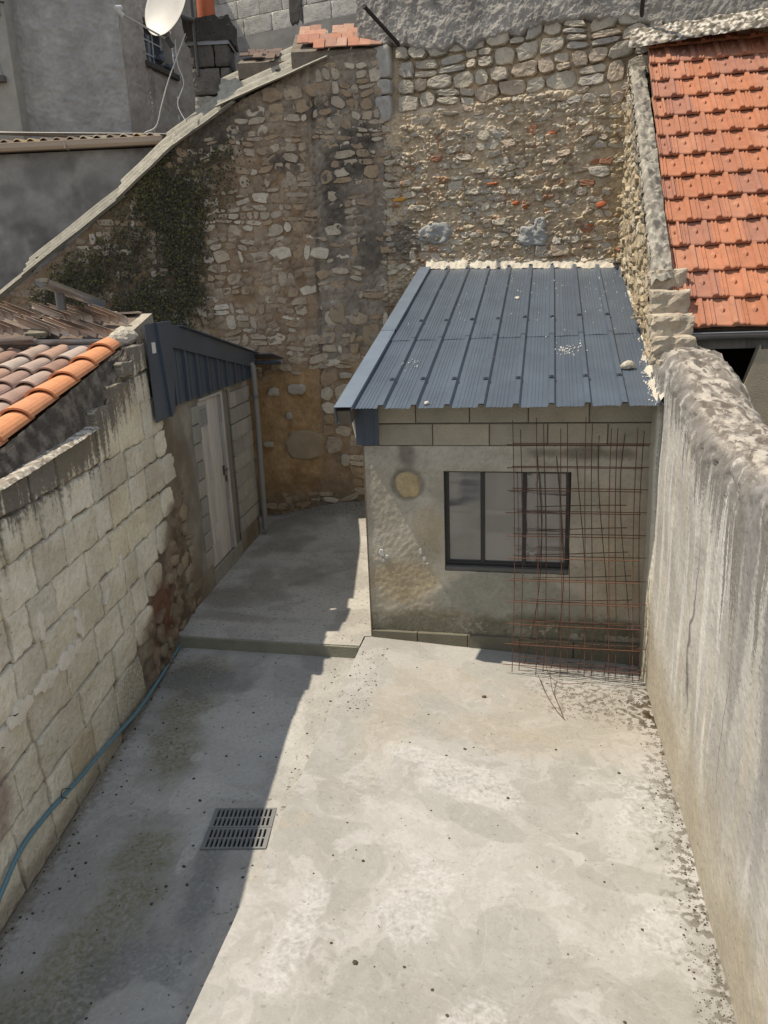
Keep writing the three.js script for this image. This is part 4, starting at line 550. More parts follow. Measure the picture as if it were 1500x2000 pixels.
// ---------------------------------------------------------------- right boundary wall with its rounded rough coping
const rwTop = (z) => mix(2.4, 2.74, sm(-4.6, -6.3, z)) + 0.03 * noise(z * 2.2, 5) + 0.05 * sm(-5.2, -5.6, z) * noise(z * 5, 9);
{
  const ZA = -7.0, ZB = 1.5, RAD = 0.2, T0 = 2.9;
  // texture over z -7..-1.6 (u) and the run up the face, over the top (v), 3.6 m
  const tx = paint(1664, 1040, (a, b) => {
    const z = -7 + 5.4 * a, s = -0.3 + 3.9 * b, top = rwTop(z), over = s - top, w = fbm(z * 2, s * 2, 4), fine = fbm(z * 18, s * 18, 4), gr = noise(z * 110, s * 110), gr2 = 1.5 * fbm(z * 26, s * 21 + 2 * w, 4), st = fbm(z * 9 + 4, s * 0.7, 4) + 0.4 * fbm(z * 28, s * 1.6, 3);
    const sg = 0.5 * fbm(z * 55, s * 48, 3) + 0.25 * gr;
    let c = mix3([0.34, 0.335, 0.315], [0.44, 0.435, 0.41], sm(-0.3, 0.3, w));
    c = mix3(c, [0.42, 0.385, 0.3], 0.4 * sm(0.0, 0.25, fbm(z * 6 + 30, s * 0.7, 4) + 0.3 * sg));
    c = mix3(c, [0.58, 0.58, 0.56], 0.75 * sm(0, 0.25, fbm(z * 7 + 2, s * 0.5, 4) + 0.3 * sg + 0.3 * sm(0.45, 0.05, Math.abs(z + 4.1)) - 0.1) * sm(0.1, 0.7, s));
    c = mix3(c, [0.66, 0.62, 0.5], 0.75 * sm(-6.25, -6.32, z + 0.03 * w) * sm(2.5, 2.2, s));
    const run = fbm(z * 11 + 4, s * 0.45, 4) + 0.55 * fbm(z * 31, s * 0.8, 3), reach = mix(0.75, 1.35, sm(-4.7, -3.6, z));    // dark growth in runs below the coping
    c = mix3(c, [0.15, 0.14, 0.13], 0.88 * sm(0.0, 0.3, run + 1.05 * sm(-reach, 0.0, over) - 0.56 + 0.8 * sg));
    c = mix3(c, [0.22, 0.215, 0.215], 0.8 * sm(0.0, 0.25, fbm(z * 3.2 + 70, s * 0.6, 4) + 0.5 * sg + 0.28 * sm(-3.9, -3.1, z) - 0.05) * sm(0.3, 1.3, s + 0.3 * w) * sm(-4.1, -3.5, z + 0.2 * w));
    c = mix3(c, [0.33, 0.285, 0.2], 0.6 * sm(0.7, 0.15, s + 0.4 * w + 0.5 * sg));
    const top2 = sm(-0.1, 0.06, over + 0.06 * w + 0.05 * sg);
    c = mix3(c, mix3([0.16, 0.142, 0.12], [0.42, 0.385, 0.33], sm(-0.2, 0.25, fbm(z * 7, s * 11, 5) + 0.3 * sg)), top2 * 0.9);
    const pit = sm(0.06, 0.2, fbm(z * 9 + 3 * w, s * 18 + 5, 5)); c = mix3(c, [0.1, 0.083, 0.067], 0.88 * pit * top2);
    for (const k of [0, 1, 2]) { const zc = [-3.72, -4.62, -5.6][k] + 0.05 * noise(s * 2.3, k * 7) + 0.02 * noise(s * 9, k * 5) + (k === 0 ? 0.12 * (s - 1) : 0.05 * (s - 1)); c = mix3(c, [0.1, 0.09, 0.075], 0.8 * sm(k === 1 ? 0.02 : 0.006, 0.002, Math.abs(z - zc)) * sm(k === 2 ? 0.6 : 0.45, 0.75, s) * sm(k === 0 ? 1.6 : 2.2, 1.3, s)); }
    const pt = sm(0.33, 0.45, fbm(z * 22, s * 22 + 8, 4)), q = 1 + 0.18 * fine + 0.09 * gr + 0.06 * gr2 - 0.3 * pt;
    return [c[0] * q, c[1] * q, c[2] * q, 0.5 + 0.4 * fine + 0.15 * gr2 - 0.45 * pit * top2 - 0.2 * pt];
  });
  const t = thing('boundary_wall', 'sunlit cement-rendered boundary wall with rounded pitted coping, right of yard', 'wall', [1.13, 0, -4]);
  const nz = 420, nt = 150, P = [], T = [], I = [], X = 0.94, D = 0.42;
  for (let i = 0; i <= nz; i++) {
    const z = mix(ZA, ZB, i / nz), top = rwTop(z), e = 0.03 * sm(-6.28, -6.34, z) + 0.018 * sm(-4.6, -4.64, z), R1 = 0.13;
    for (let k = 0; k <= nt; k++) {
      const s = mix(-0.3, top + R1 * 1.57 + D - 2 * R1 + R1 * 1.57 + 0.8, k / nt); let x, y, nx, ny; const f = top - R1;
      if (s < f) { x = X; y = s; nx = -1; ny = 0; } else if (s < f + R1 * 1.57) { const q = (s - f) / R1; x = X + R1 - R1 * Math.cos(q); y = f + R1 * Math.sin(q); nx = -Math.cos(q); ny = Math.sin(q); }
      else if (s < f + R1 * 1.57 + D - 2 * R1) { x = X + R1 + (s - f - R1 * 1.57); y = top; nx = 0; ny = 1; } else if (s < f + R1 * 3.14 + D - 2 * R1) { const q = (s - f - R1 * 1.57 - D + 2 * R1) / R1; x = X + D - R1 + R1 * Math.sin(q); y = f + R1 * Math.cos(q); nx = Math.sin(q); ny = Math.cos(q); } else { x = X + D; y = f - (s - f - R1 * 3.14 - D + 2 * R1); nx = 1; ny = 0; }
      const cop = sm(f - 0.25, f + 0.1, s), rel = (1 - cop) * (0.02 * fbm(z * 1.3, s * 1.3, 3) + 0.004 * fbm(z * 9, s * 9, 3)) + cop * (0.03 * fbm(z * 2.6, s * 3.2, 3) + 0.03 * fbm(z * 11, s * 17, 4) - 0.02 * sm(0.06, 0.2, fbm(z * 9, s * 18 + 5, 5))) + e * (s < f ? 1 : 0.3) - 0.035 * (1 - cop) * sm(0.4, 0, s) * 0 ;
      P.push(x + nx * rel - 1.13, y + ny * rel, z + 4); T.push((z + 7) / 5.4, (s + 0.3) / 3.9);
    }
  }
  for (let i = 0; i < nz; i++) for (let k = 0; k < nt; k++) { const a = i * (nt + 1) + k; I.push(a, a + nt + 1, a + nt + 2, a, a + nt + 2, a + 1); }
  const g = new THREE.BufferGeometry(); g.setAttribute('position', new THREE.Float32BufferAttribute(P, 3)); g.setAttribute('uv', new THREE.Float32BufferAttribute(T, 2)); g.setIndex(I); g.computeVertexNormals();
  tx.map.wrapS = tx.bump.wrapS = tx.map.wrapT = tx.bump.wrapT = THREE.MirroredRepeatWrapping;
  mesh('rendered_face', g, new THREE.MeshPhysicalMaterial({ map: tx.map, bumpMap: tx.bump, bumpScale: 0.009, roughness: 0.93 }), t);
  part('wall_core', box(0.99 - 1.13, -0.3, -2.95, 1.3 - 1.13, 2.1, 5.4), mat([0.3, 0.28, 0.24], { grain: G.cement }), t);
}

// ---------------------------------------------------------------- stepped stone wall between the shed and the tiled house
const pwTop = (z) => { const P = [[-11, 6.1], [-10.7, 5.98], [-9.03, 4.7], [-7.38, 3.36], [-7.1, 3.1], [-6.8, 2.85], [-6.4, 2.72]]; let i = 0; while (i < P.length - 2 && z > P[i + 1][0]) i++; const a = P[i], b = P[i + 1]; return mix(a[1], b[1], clamp((z - a[0]) / (b[0] - a[0]))); };
{
  const t = thing('party_wall', 'narrow sloping stone wall with mossy grey top, left of the tiled roof', 'wall', [0.93, 0, -8.9], -90 * R);   // local x = world z, local z = -world x
  const hf = (u, v) => { const z = u - 8.9; worley(u * 7, v * 9); return 0.03 * sm(0.03, 0.3, W4[1] - W4[0]) * W4[2] + 0.05 * Math.abs(fbm(u * 6, v * 9, 4)) + 0.012 * fbm(u * 25, v * 25, 2); };
  const cf = (u, v) => { const top = pwTop(u - 8.9) - v; let c = mix3([0.37, 0.3, 0.19], [0.5, 0.43, 0.3], sm(-0.3, 0.3, fbm(u * 4, v * 4, 4))); c = mix3(c, [0.4, 0.2, 0.1], 0.5 * sm(0.15, 0.3, fbm(u * 5 + 9, v * 5, 3))); c = mix3(c, [0.2, 0.19, 0.17], sm(0.3, 0.08, top + 0.2 * fbm(u * 6, v * 6, 3)) * 0.8); const s = 1 + 0.3 * fbm(u * 18, v * 18, 3); return [c[0] * s, c[1] * s, c[2] * s]; };
  const vm = mat([1, 1, 1], { vertexColors: true, grain: G.stone, bs: 0.014 });
  mesh('rubble_face', field(-1.95, 2.0, -0.3, (u) => pwTop(u - 8.9) - 0.35 * sm(1.3, 1.7, u), 240, 220, hf, cf), vm, t);
  const tp = field(-1.95, 1.55, -0.02, 0.165, 240, 16, (u, v) => pwTop(u - 8.9) + 0.02 + 0.06 * fbm(u * 6, v * 8, 4) + 0.03 * fbm(u * 20, v * 20, 3) - 0.05 * sm(0.02, -0.02, v), (u, v) => { const k = fbm(u * 10, v * 12, 4), l = sm(0.08, 0.22, fbm(u * 21, v * 21, 3)); return mix3(mix3([0.1, 0.095, 0.085], [0.3, 0.285, 0.25], sm(-0.25, 0.25, k)), [0.5, 0.47, 0.4], l * 0.6 + 0.3 * sm(0.08, 0, v)); });
  tp.rotateX(-Math.PI / 2); mesh('mortar_top', tp, vm, t);
  part('wall_core', prism([[-1.95, -0.3], [2.0, -0.3], [2.0, 2.5], [1.4, 3.0], [1.2, 3.3], [-0.1, 4.6], [-1.95, 5.95]], -0.19, -0.03), mat([0.33, 0.28, 0.2], { grain: G.stone }), t);
  const ms = [[0.52, 0.455, 0.33], [0.45, 0.38, 0.26], [0.56, 0.51, 0.4], [0.4, 0.32, 0.22]].map((c) => mat(c, { grain: G.stone, bs: 0.014 }));
  const cells = courses(-1.85, 1.9, 2.6, 5.8, 0.07, 0.16, 0.1, 0.26, 0.05).filter((c) => c.v < pwTop(c.u - 8.9) - 0.12 && c.v > roofY(c.u - 8.9) + 0.02 && rnd() < 0.75);
  layStones(cells, t, (c) => stone(outline(c.q, 8, 3.2, 0.18), rr(0.02, 0.055), { sink: 0.04, rough: 0.35, face: 0.75, flat: true }), ms);
  // big squared stones at the broken lower end, one sticking out, slates tucked in
  const e = mat([0.45, 0.395, 0.31], { grain: G.stone, bs: 0.012 });
  for (const [u, v, w, h, d] of [[1.2, 3.22, 0.3, 0.2, 0.0], [1.38, 3.0, 0.36, 0.24, 0.0], [1.62, 2.8, 0.38, 0.24, 0.02], [1.82, 2.62, 0.36, 0.24, 0.02], [2.02, 2.46, 0.36, 0.22, 0.0], [1.5, 2.55, 0.36, 0.26, 0.0]]) part('end_stone', rock(u, v, -0.3, u + w, v + h, 0.03 + d, 0.03), e, t);
  for (const [u, v] of [[-1.7, 3.62], [0.9, 2.98]]) part('slate_step', box(u, v, -0.05, u + 0.24, v + 0.02, 0.12, 0.004), mat([0.3, 0.27, 0.21], { grain: G.stone }), t);
}

// ---------------------------------------------------------------- tiled house on the right
{
  const sl = Math.atan(0.924), TX = 1.105, TY = 2.895, TZ = -7.07;
  const t = thing('tiled_house', 'neighbouring house corner with orange interlocking clay tiles and zinc gutter', 'house', [TX, 0, TZ]);
  const W = 0.268, E = 0.353, L = E + 0.07;
  const prof = [[0, 0.006], [0.008, 0.02], [0.02, 0.02], [0.026, 0.009], [0.036, 0.009], [0.042, 0.02], [0.052, 0.02], [0.06, 0.004], [0.178, 0.004], [0.19, 0.034], [0.228, 0.034], [0.24, 0.012], [W + 0.004, 0.012]];
  const tileGeo = (() => {
    const ys = [[-0.004, -0.022], [-0.004, -0.006], [0.006, 0], [0.03, 0], [E, 0], [L, 0]], P = [], I = [], n = prof.length;
    ys.forEach(([y, dz], r) => prof.forEach(([x, z], i) => { const notch = r < 3 && i >= 7 && i <= 10 ? (i === 8 || i === 9 ? 0.008 : 0) : 0; P.push(x, y - notch * (r < 3 ? 1 : 0), (r === 0 ? -0.018 : z + dz) + 0.046 * (1 - y / L)); }));
    for (let r = 0; r < ys.length - 1; r++) for (let i = 0; i < n - 1; i++) { const a = r * n + i; I.push(a, a + 1, a + n + 1, a, a + n + 1, a + n); }
    for (const e of [0, n - 1]) { const o = P.length / 3; for (const y of [-0.004, L]) P.push(prof[e][0], y, -0.018 + 0.046 * (1 - y / L)); const a = e, b = (ys.length - 1) * n + e; e ? I.push(a + n, o, o + 1, a + n, o + 1, b) : I.push(o, a + n, b, o, b, o + 1); }
    const o = P.length / 3, cx = 0.118, cy = 0.2, bz = 0.046 * (1 - 0.2 / L); P.push(cx - 0.03, cy, 0.0045 + bz, cx, cy - 0.05, 0.0045 + bz + 0.003, cx + 0.03, cy, 0.0045 + bz, cx, cy + 0.075, 0.0045 + bz - 0.003, cx + 0.012, cy - 0.01, 0.03 + bz, cx + 0.01, cy + 0.02, 0.025 + bz);
    I.push(o, o + 1, o + 4, o + 1, o + 2, o + 4, o + 2, o + 5, o + 4, o + 2, o + 3, o + 5, o + 3, o, o + 5, o, o + 4, o + 5);
    let g = new THREE.BufferGeometry(); g.setAttribute('position', new THREE.Float32BufferAttribute(P, 3)); g.setIndex(I); g = g.toNonIndexed(); g.computeVertexNormals(); return g;
  })();
  const variants = Array.from({ length: 7 }, () => metreUV(tileGeo.clone()));
  const half = (() => { const g = tileGeo.clone(), p = g.attributes.position; for (let i = 0; i < p.count; i++) p.setX(i, p.getX(i) * 0.5); g.computeVertexNormals(); return metreUV(g); })();
  const tm = [[0.44, 0.18, 0.095], [0.47, 0.195, 0.105], [0.42, 0.17, 0.09], [0.44, 0.2, 0.12], [0.4, 0.17, 0.1], [0.36, 0.165, 0.11]].map((c) => mat(c, { grain: G.clay, bs: 0.003, roughness: 0.85 }));
  const roof = new THREE.Group(); roof.name = 'roof'; t.add(roof); roof.position.set(0, TY, 0); roof.rotation.x = -(Math.PI / 2 - sl);
  for (let r = 0; r < 14; r++) { const odd = r % 2; for (let c = odd ? -1 : 0; c < 7; c++) { const o = mesh('tile', odd && c === -1 ? half : pick(variants), pick(tm), roof); o.position.set((odd ? (c === -1 ? 0 : (c + 0.5) * W) : c * W) + rr(-0.003, 0.003), r * E + rr(-0.003, 0.003), rr(-0.002, 0.006)); o.rotation.z = rr(-0.014, 0.014); o.rotation.y = rr(-0.012, 0.012); } }
  part('roof_boarding', box(0.02, 0.03, -0.1, 1.9, 14 * E - 0.02, -0.03), mat([0.16, 0.12, 0.08], { grain: G.wood }), roof);
  // gutter
  const zinc = mat([0.32, 0.33, 0.34], { roughness: 0.42, metalness: 0.75, grain: G.metal, bs: 0.0008 });
  const gp = []; for (let k = 0; k <= 10; k++) { const a = Math.PI + Math.PI * k / 10; gp.push([0.055 * Math.cos(a), 0.055 * Math.sin(a)]); }
  const outer = [...gp.map(([a, b]) => [a * 1.0, b]), [0.055, 0.012], [0.062, 0.014], [0.066, 0.006], [0.06, -0.002]], inner = gp.map(([a, b]) => [a * 0.95, b * 0.95 + 0.001]).reverse();
  const gg = prism([...outer, ...inner], 0, 1.95); gg.rotateY(Math.PI / 2); gg.scale(1, 1, -1); gg.index || gg.computeVertexNormals();
  { const idx = gg.attributes.position, n = idx.count; for (let i = 0; i < n; i += 3) { for (const k of ['position', 'normal', 'uv']) { const at2 = gg.attributes[k], s = at2.itemSize; for (let c = 0; c < s; c++) { const q = at2.array[(i + 1) * s + c]; at2.array[(i + 1) * s + c] = at2.array[(i + 2) * s + c]; at2.array[(i + 2) * s + c] = q; } } } gg.computeVertexNormals(); }
  gg.translate(-0.03, TY - 0.035, 0.075); part('gutter', gg, zinc, t);
  part('gutter_end', (() => { const g = new THREE.CircleGeometry(0.055, 14, Math.PI, Math.PI); g.rotateY(-Math.PI / 2); g.translate(-0.031, TY - 0.035, 0.075); return g; })(), zinc, t);
  part('fascia', box(0.0, TY - 0.17, -0.03, 1.95, TY - 0.035, 0.005), mat([0.2, 0.19, 0.17], { grain: G.wood }), t);
  // walls below: dark open bay, beige rendered flank
  const beige = mat([0.42, 0.36, 0.26], { grain: G.cement, bs: 0.003 }), dk = mat([0.3, 0.28, 0.24], { grain: G.cement });
  part('inner_wall', merge([box(0.02, -0.4, -3.55, 1.95, 2.9, -3.5), box(0.02, -0.4, -3.5, 0.07, 2.85, -0.35)]), dk, t);
  part('bay_floor', box(0.02, -0.4, -3.5, 1.95, -0.3, 0.1), dk, t);
  part('side_wall', merge([prism([[0.67, 2.76], [0.53, 2.3], [0.44, 1.9], [0.35, -0.4], [1.95, -0.4], [1.95, 2.72], [0.68, 2.72]].reverse(), 0.02, 0.12)]), beige, t);
  part('end_wall', box(1.95, -0.4, -3.55, 2.1, 5.5, 0.1), beige, t);
  part('pad_stone', rock(0.12, 2.55, -0.25, 0.34, 2.68, 0.07, 0.03), mat([0.6, 0.57, 0.5], { grain: G.stone, bs: 0.01 }), t);
}

// ---------------------------------------------------------------- iron pipes let into the far wall
const iron = mat([0.035, 0.027, 0.024], { roughness: 0.75, grain: G.cement, bs: 0.001 });
function pipeOut(label, a, b) { const p = at(Bo, BRt, ...a), q = at(Bo, BRt, ...b), o = thing('iron_pipe', label, 'pipe', p, 0, 'iron pipes sticking out of the far wall'); const d = q.map((v, i) => v - p[i]); part('shaft', rod([0, 0, 0], d, 0.026, 12), iron, o); part('rim', rod(d.map((v) => v * 0.97), d, 0.033, 12), iron, o); return o; }
pipeOut('black iron pipe slanting out of the wall beside the flat red tiles', [0.3, 6.58, 0.0], [0.08, 6.88, 0.7]);
pipeOut('dark iron pipe rising from the wall above the orange tiled roof', [3.4, 6.38, 0.0], [3.47, 6.98, 0.55]);
// ---------------------------------------------------------------- blue-clad shed with the plank door, at the end of the old wall
{
  const t = thing('clad_shed', 'block outbuilding with blue metal cladding, shade put into its colour, and weathered narrow plank door', 'shed', [LSo[0], 0, LSo[2]], LSt);
  const grey = [[0.33, 0.32, 0.29], [0.29, 0.28, 0.255], [0.37, 0.35, 0.31]].map((c) => mat(c, { grain: G.cement, bs: 0.006 }));
  const dx0 = 0.6, dx1 = 1.4, dy0 = 0.22, dy1 = 2.23, E1 = 2.68;
  // smeared cement body
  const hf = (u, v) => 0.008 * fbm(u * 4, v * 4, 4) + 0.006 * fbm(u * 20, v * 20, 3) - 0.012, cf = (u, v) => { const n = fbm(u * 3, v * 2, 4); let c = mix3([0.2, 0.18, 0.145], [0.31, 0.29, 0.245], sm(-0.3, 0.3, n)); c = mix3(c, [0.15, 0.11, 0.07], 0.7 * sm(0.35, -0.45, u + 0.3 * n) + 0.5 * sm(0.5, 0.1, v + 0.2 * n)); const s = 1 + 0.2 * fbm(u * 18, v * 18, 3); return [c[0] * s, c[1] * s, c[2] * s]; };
  const vm = mat([1, 1, 1], { vertexColors: true, grain: G.cement, bs: 0.008 });
  mesh('cement_face', field(-0.75, dx0 - 0.02, -0.3, 2.4, 60, 110, hf, cf), vm, t);
  mesh('cement_face', field(1.74, E1, -0.3, 2.4, 40, 110, hf, cf), vm, t);
  mesh('cement_face', field(dx0 - 0.02, 1.74, 2.245, 2.45, 40, 10, hf, cf), vm, t);
  part('threshold', box(dx0 - 0.02, -0.3, -0.22, 1.745, 0.2, -0.008, 0.01), grey[1], t);
  part('wall_core', merge([box(-0.75, -0.3, -0.2, dx0 - 0.021, 2.3, -0.03), box(1.741, -0.3, -0.2, E1, 2.3, -0.03), box(E1 - 0.16, -0.3, -2.6, E1, 2.3, -0.2)]), grey[0], t);
  // bare blocks either side of the door
  for (let r = 0; r < 9; r++) {
    const y = 0.3 + r * 0.212; const o = r % 2 ? 0.22 : 0.0;
    if (y < 2.0) part('concrete_block', box(dx0 - 0.3 + 0.03 * r % 0.05, y + 0.006, -0.06, dx0 - 0.03, y + 0.2, 0.004 + rr(0, 0.006), 0.006), pick(grey), t);
    const ends = r % 2 ? [1.76, 2.22, E1 - 0.005] : [1.76, 2.02, 2.48, E1 - 0.005]; for (let k = 0; k < ends.length - 1; k++) part('concrete_block', box(ends[k] + 0.006, y + 0.006, -0.06, ends[k + 1] - 0.006, y + 0.2, 0.005 + rr(0, 0.006), 0.006), pick(grey), t);
  }
  const lm = mat([0.4, 0.385, 0.34], { grain: G.cement }); for (let r = 1; r < 6; r++) part('mortar_joint', box(1.78, 0.3 + r * 0.212 + 0.212 - 0.006, -0.03, E1 - 0.06, 0.3 + r * 0.212 + 0.212 + 0.006, 0.013), lm, t);
  // door: planks, ventilation grille, frame post, dark reveal
  const wood = [[0.56, 0.54, 0.51], [0.5, 0.48, 0.45], [0.6, 0.575, 0.54]].map((c) => mat(c, { grain: G.wood, bs: 0.004 }));
  const door = new THREE.Group(); door.name = 'door'; t.add(door);
  const n = 5, w = (1.33 - dx0 - 0.01) / n; for (let k = 0; k < n; k++) part('plank', box(dx0 + 0.005 + k * w + 0.002, dy0, -0.06, dx0 + 0.005 + (k + 1) * w - 0.002, dy1 - 0.01, -0.02 + rr(-0.002, 0.002), 0.004), wood[k % 3], door);
  const gm = mat([0.3, 0.3, 0.29], { roughness: 0.7 }); part('vent_grille', merge([box(dx0 + 0.03, 1.93, -0.02, dx0 + 0.27, 2.17, -0.012), ...Array.from({ length: 8 }, (_, k) => box(dx0 + 0.045, 1.945 + k * 0.027, -0.012, dx0 + 0.255, 1.957 + k * 0.027, -0.002))]), gm, door);
  part('repair_panel', box(dx0 + 0.03, 0.5, -0.02, dx0 + 0.26, 0.72, -0.01, 0.003), wood[2], door);
  part('latch', merge([box(1.27, 1.22, -0.02, 1.3, 1.34, 0.0), rod([1.25, 1.28, 0.01], [1.38, 1.28, 0.01], 0.008), box(1.35, 1.12, -0.018, 1.37, 1.2, -0.002)]), mat([0.1, 0.085, 0.075], { roughness: 0.6, metalness: 0.4 }), door);
  part('frame_post', merge([box(1.37, dy0, -0.1, 1.45, dy1, 0.01, 0.004), box(dx0 - 0.02, dy1, -0.1, 1.45, dy1 + 0.03, 0.006)]), wood[1], t);
  part('reveal_board', box(1.451, 0.2, -0.1, 1.74, dy1 + 0.01, -0.025), mat([0.2, 0.19, 0.17], { grain: G.cement, bs: 0.003 }), t);
  part('door_back', box(dx0 - 0.02, 0.2, -0.2, 1.74, 2.3, -0.12), mat([0.06, 0.055, 0.05]), t);
  // blue cladding gable, shade put into its colour: ribbed sheets, top flashing, corner flashing
  const shadeBlue = mat([0.06, 0.081, 0.11], { grain: G.metal, bs: 0.001, roughness: 0.4, clearcoat: 0.25, clearcoatRoughness: 0.35 });  // roof blue taken darker, the tone standing in for shade
  const topY = (u) => mix(3.1, 2.6, (u + 0.3) / 3.15), botY = 2.29;
  const ribs = Array.from({ length: 9 }, (_, k) => -0.18 + k * 0.36);
  for (let k = 0; k < ribs.length; k++) { const a = Math.max(ribs[k] - 0.0, -0.36), b = Math.min(ribs[k] + 0.357, 2.83); if (a >= b) continue; part('cladding_sheet', merge([prism([[a, botY], [b, botY], [b, topY(b)], [a, topY(a)]], 0.012, 0.02), prism([[a, botY], [a + 0.035, botY], [a + 0.035, topY(a + 0.035)], [a, topY(a)]], 0.02, 0.05), prism([[a + 0.17, botY], [a + 0.185, botY], [a + 0.185, topY(a + 0.185)], [a + 0.17, topY(a + 0.17)]], 0.02, 0.026)]), shadeBlue, t); }
  part('top_flashing', prism([[-0.36, topY(-0.36) - 0.2], [2.93, topY(2.93) - 0.17], [2.93, topY(2.93) + 0.035], [-0.36, topY(-0.36) + 0.035]], 0.052, 0.06), shadeBlue, t);
  part('corner_flashing', merge([prism([[-0.78, 2.2], [-0.43, 2.21], [-0.55, 3.13], [-0.78, 3.12]], 0.05, 0.058), prism([[-0.43, 2.21], [-0.36, 2.24], [-0.2, 3.14], [-0.55, 3.13]], 0.058, 0.085), prism([[-0.36, 2.24], [-0.33, 2.27], [-0.17, 3.1], [-0.2, 3.14]], 0.03, 0.085)]), shadeBlue, t);
  part('sticker', box(-0.68, 2.85, 0.0585, -0.59, 2.95, 0.0595), mat([0.62, 0.62, 0.6], { roughness: 0.6 }), t);
  // roof sheet on top, gutter, downpipe
  part('roof_sheet', prism([[0.1, topY(0.1) + 0.04], [3.05, topY(3.05) + 0.04], [3.05, topY(3.05) + 0.055], [0.1, topY(0.1) + 0.055]], -2.6, 0.1), shadeBlue, t);
  part('roof_sheet', prism([[2.98, topY(2.98) + 0.02], [3.8, topY(3.8) + 0.02], [3.8, topY(3.8) + 0.034], [2.98, topY(2.98) + 0.034]], -2.6, 0.3), shadeBlue, t);
  const gsh = []; for (let k = 0; k <= 10; k++) { const a = Math.PI + Math.PI * k / 10; gsh.push([3.12 + 0.06 * Math.cos(a), 2.5 + 0.06 * Math.sin(a)]); } for (let k = 10; k >= 0; k--) { const a = Math.PI + Math.PI * k / 10; gsh.push([3.12 + 0.055 * Math.cos(a), 2.502 + 0.055 * Math.sin(a)]); }
  const pz = mat([0.28, 0.29, 0.3], { roughness: 0.4, metalness: 0.5 }), pvc = mat([0.2, 0.195, 0.18], { roughness: 0.55 });
  part('gutter', prism(gsh, -2.6, 0.4), shadeBlue, t); part('gutter_end', prism(Array.from({ length: 11 }, (_, k) => { const a = Math.PI + Math.PI * k / 10; return [3.12 + 0.062 * Math.cos(a), 2.503 + 0.062 * Math.sin(a)]; }), 0.4, 0.405), pz, t);
  part('downpipe', merge([tube([[2.72, 2.5, 0.05], [2.71, 2.4, 0.08], [2.7, 1.6, 0.085], [2.66, 0.9, 0.085], [2.64, 0.09, 0.085]], 0.042, 40, 14), rod([2.66, 0.85, 0.085], [2.657, 0.78, 0.085], 0.048, 14)]), pvc, t);
  for (const y of [2.05, 1.15]) part('pipe_bracket', merge([rod([2.69, y, 0.085], [2.69, y - 0.03, 0.085], 0.047, 14), box(2.6, y - 0.025, 0.0, 2.68, y - 0.005, 0.06)]), mat([0.12, 0.12, 0.12], { roughness: 0.5 }), t);
}

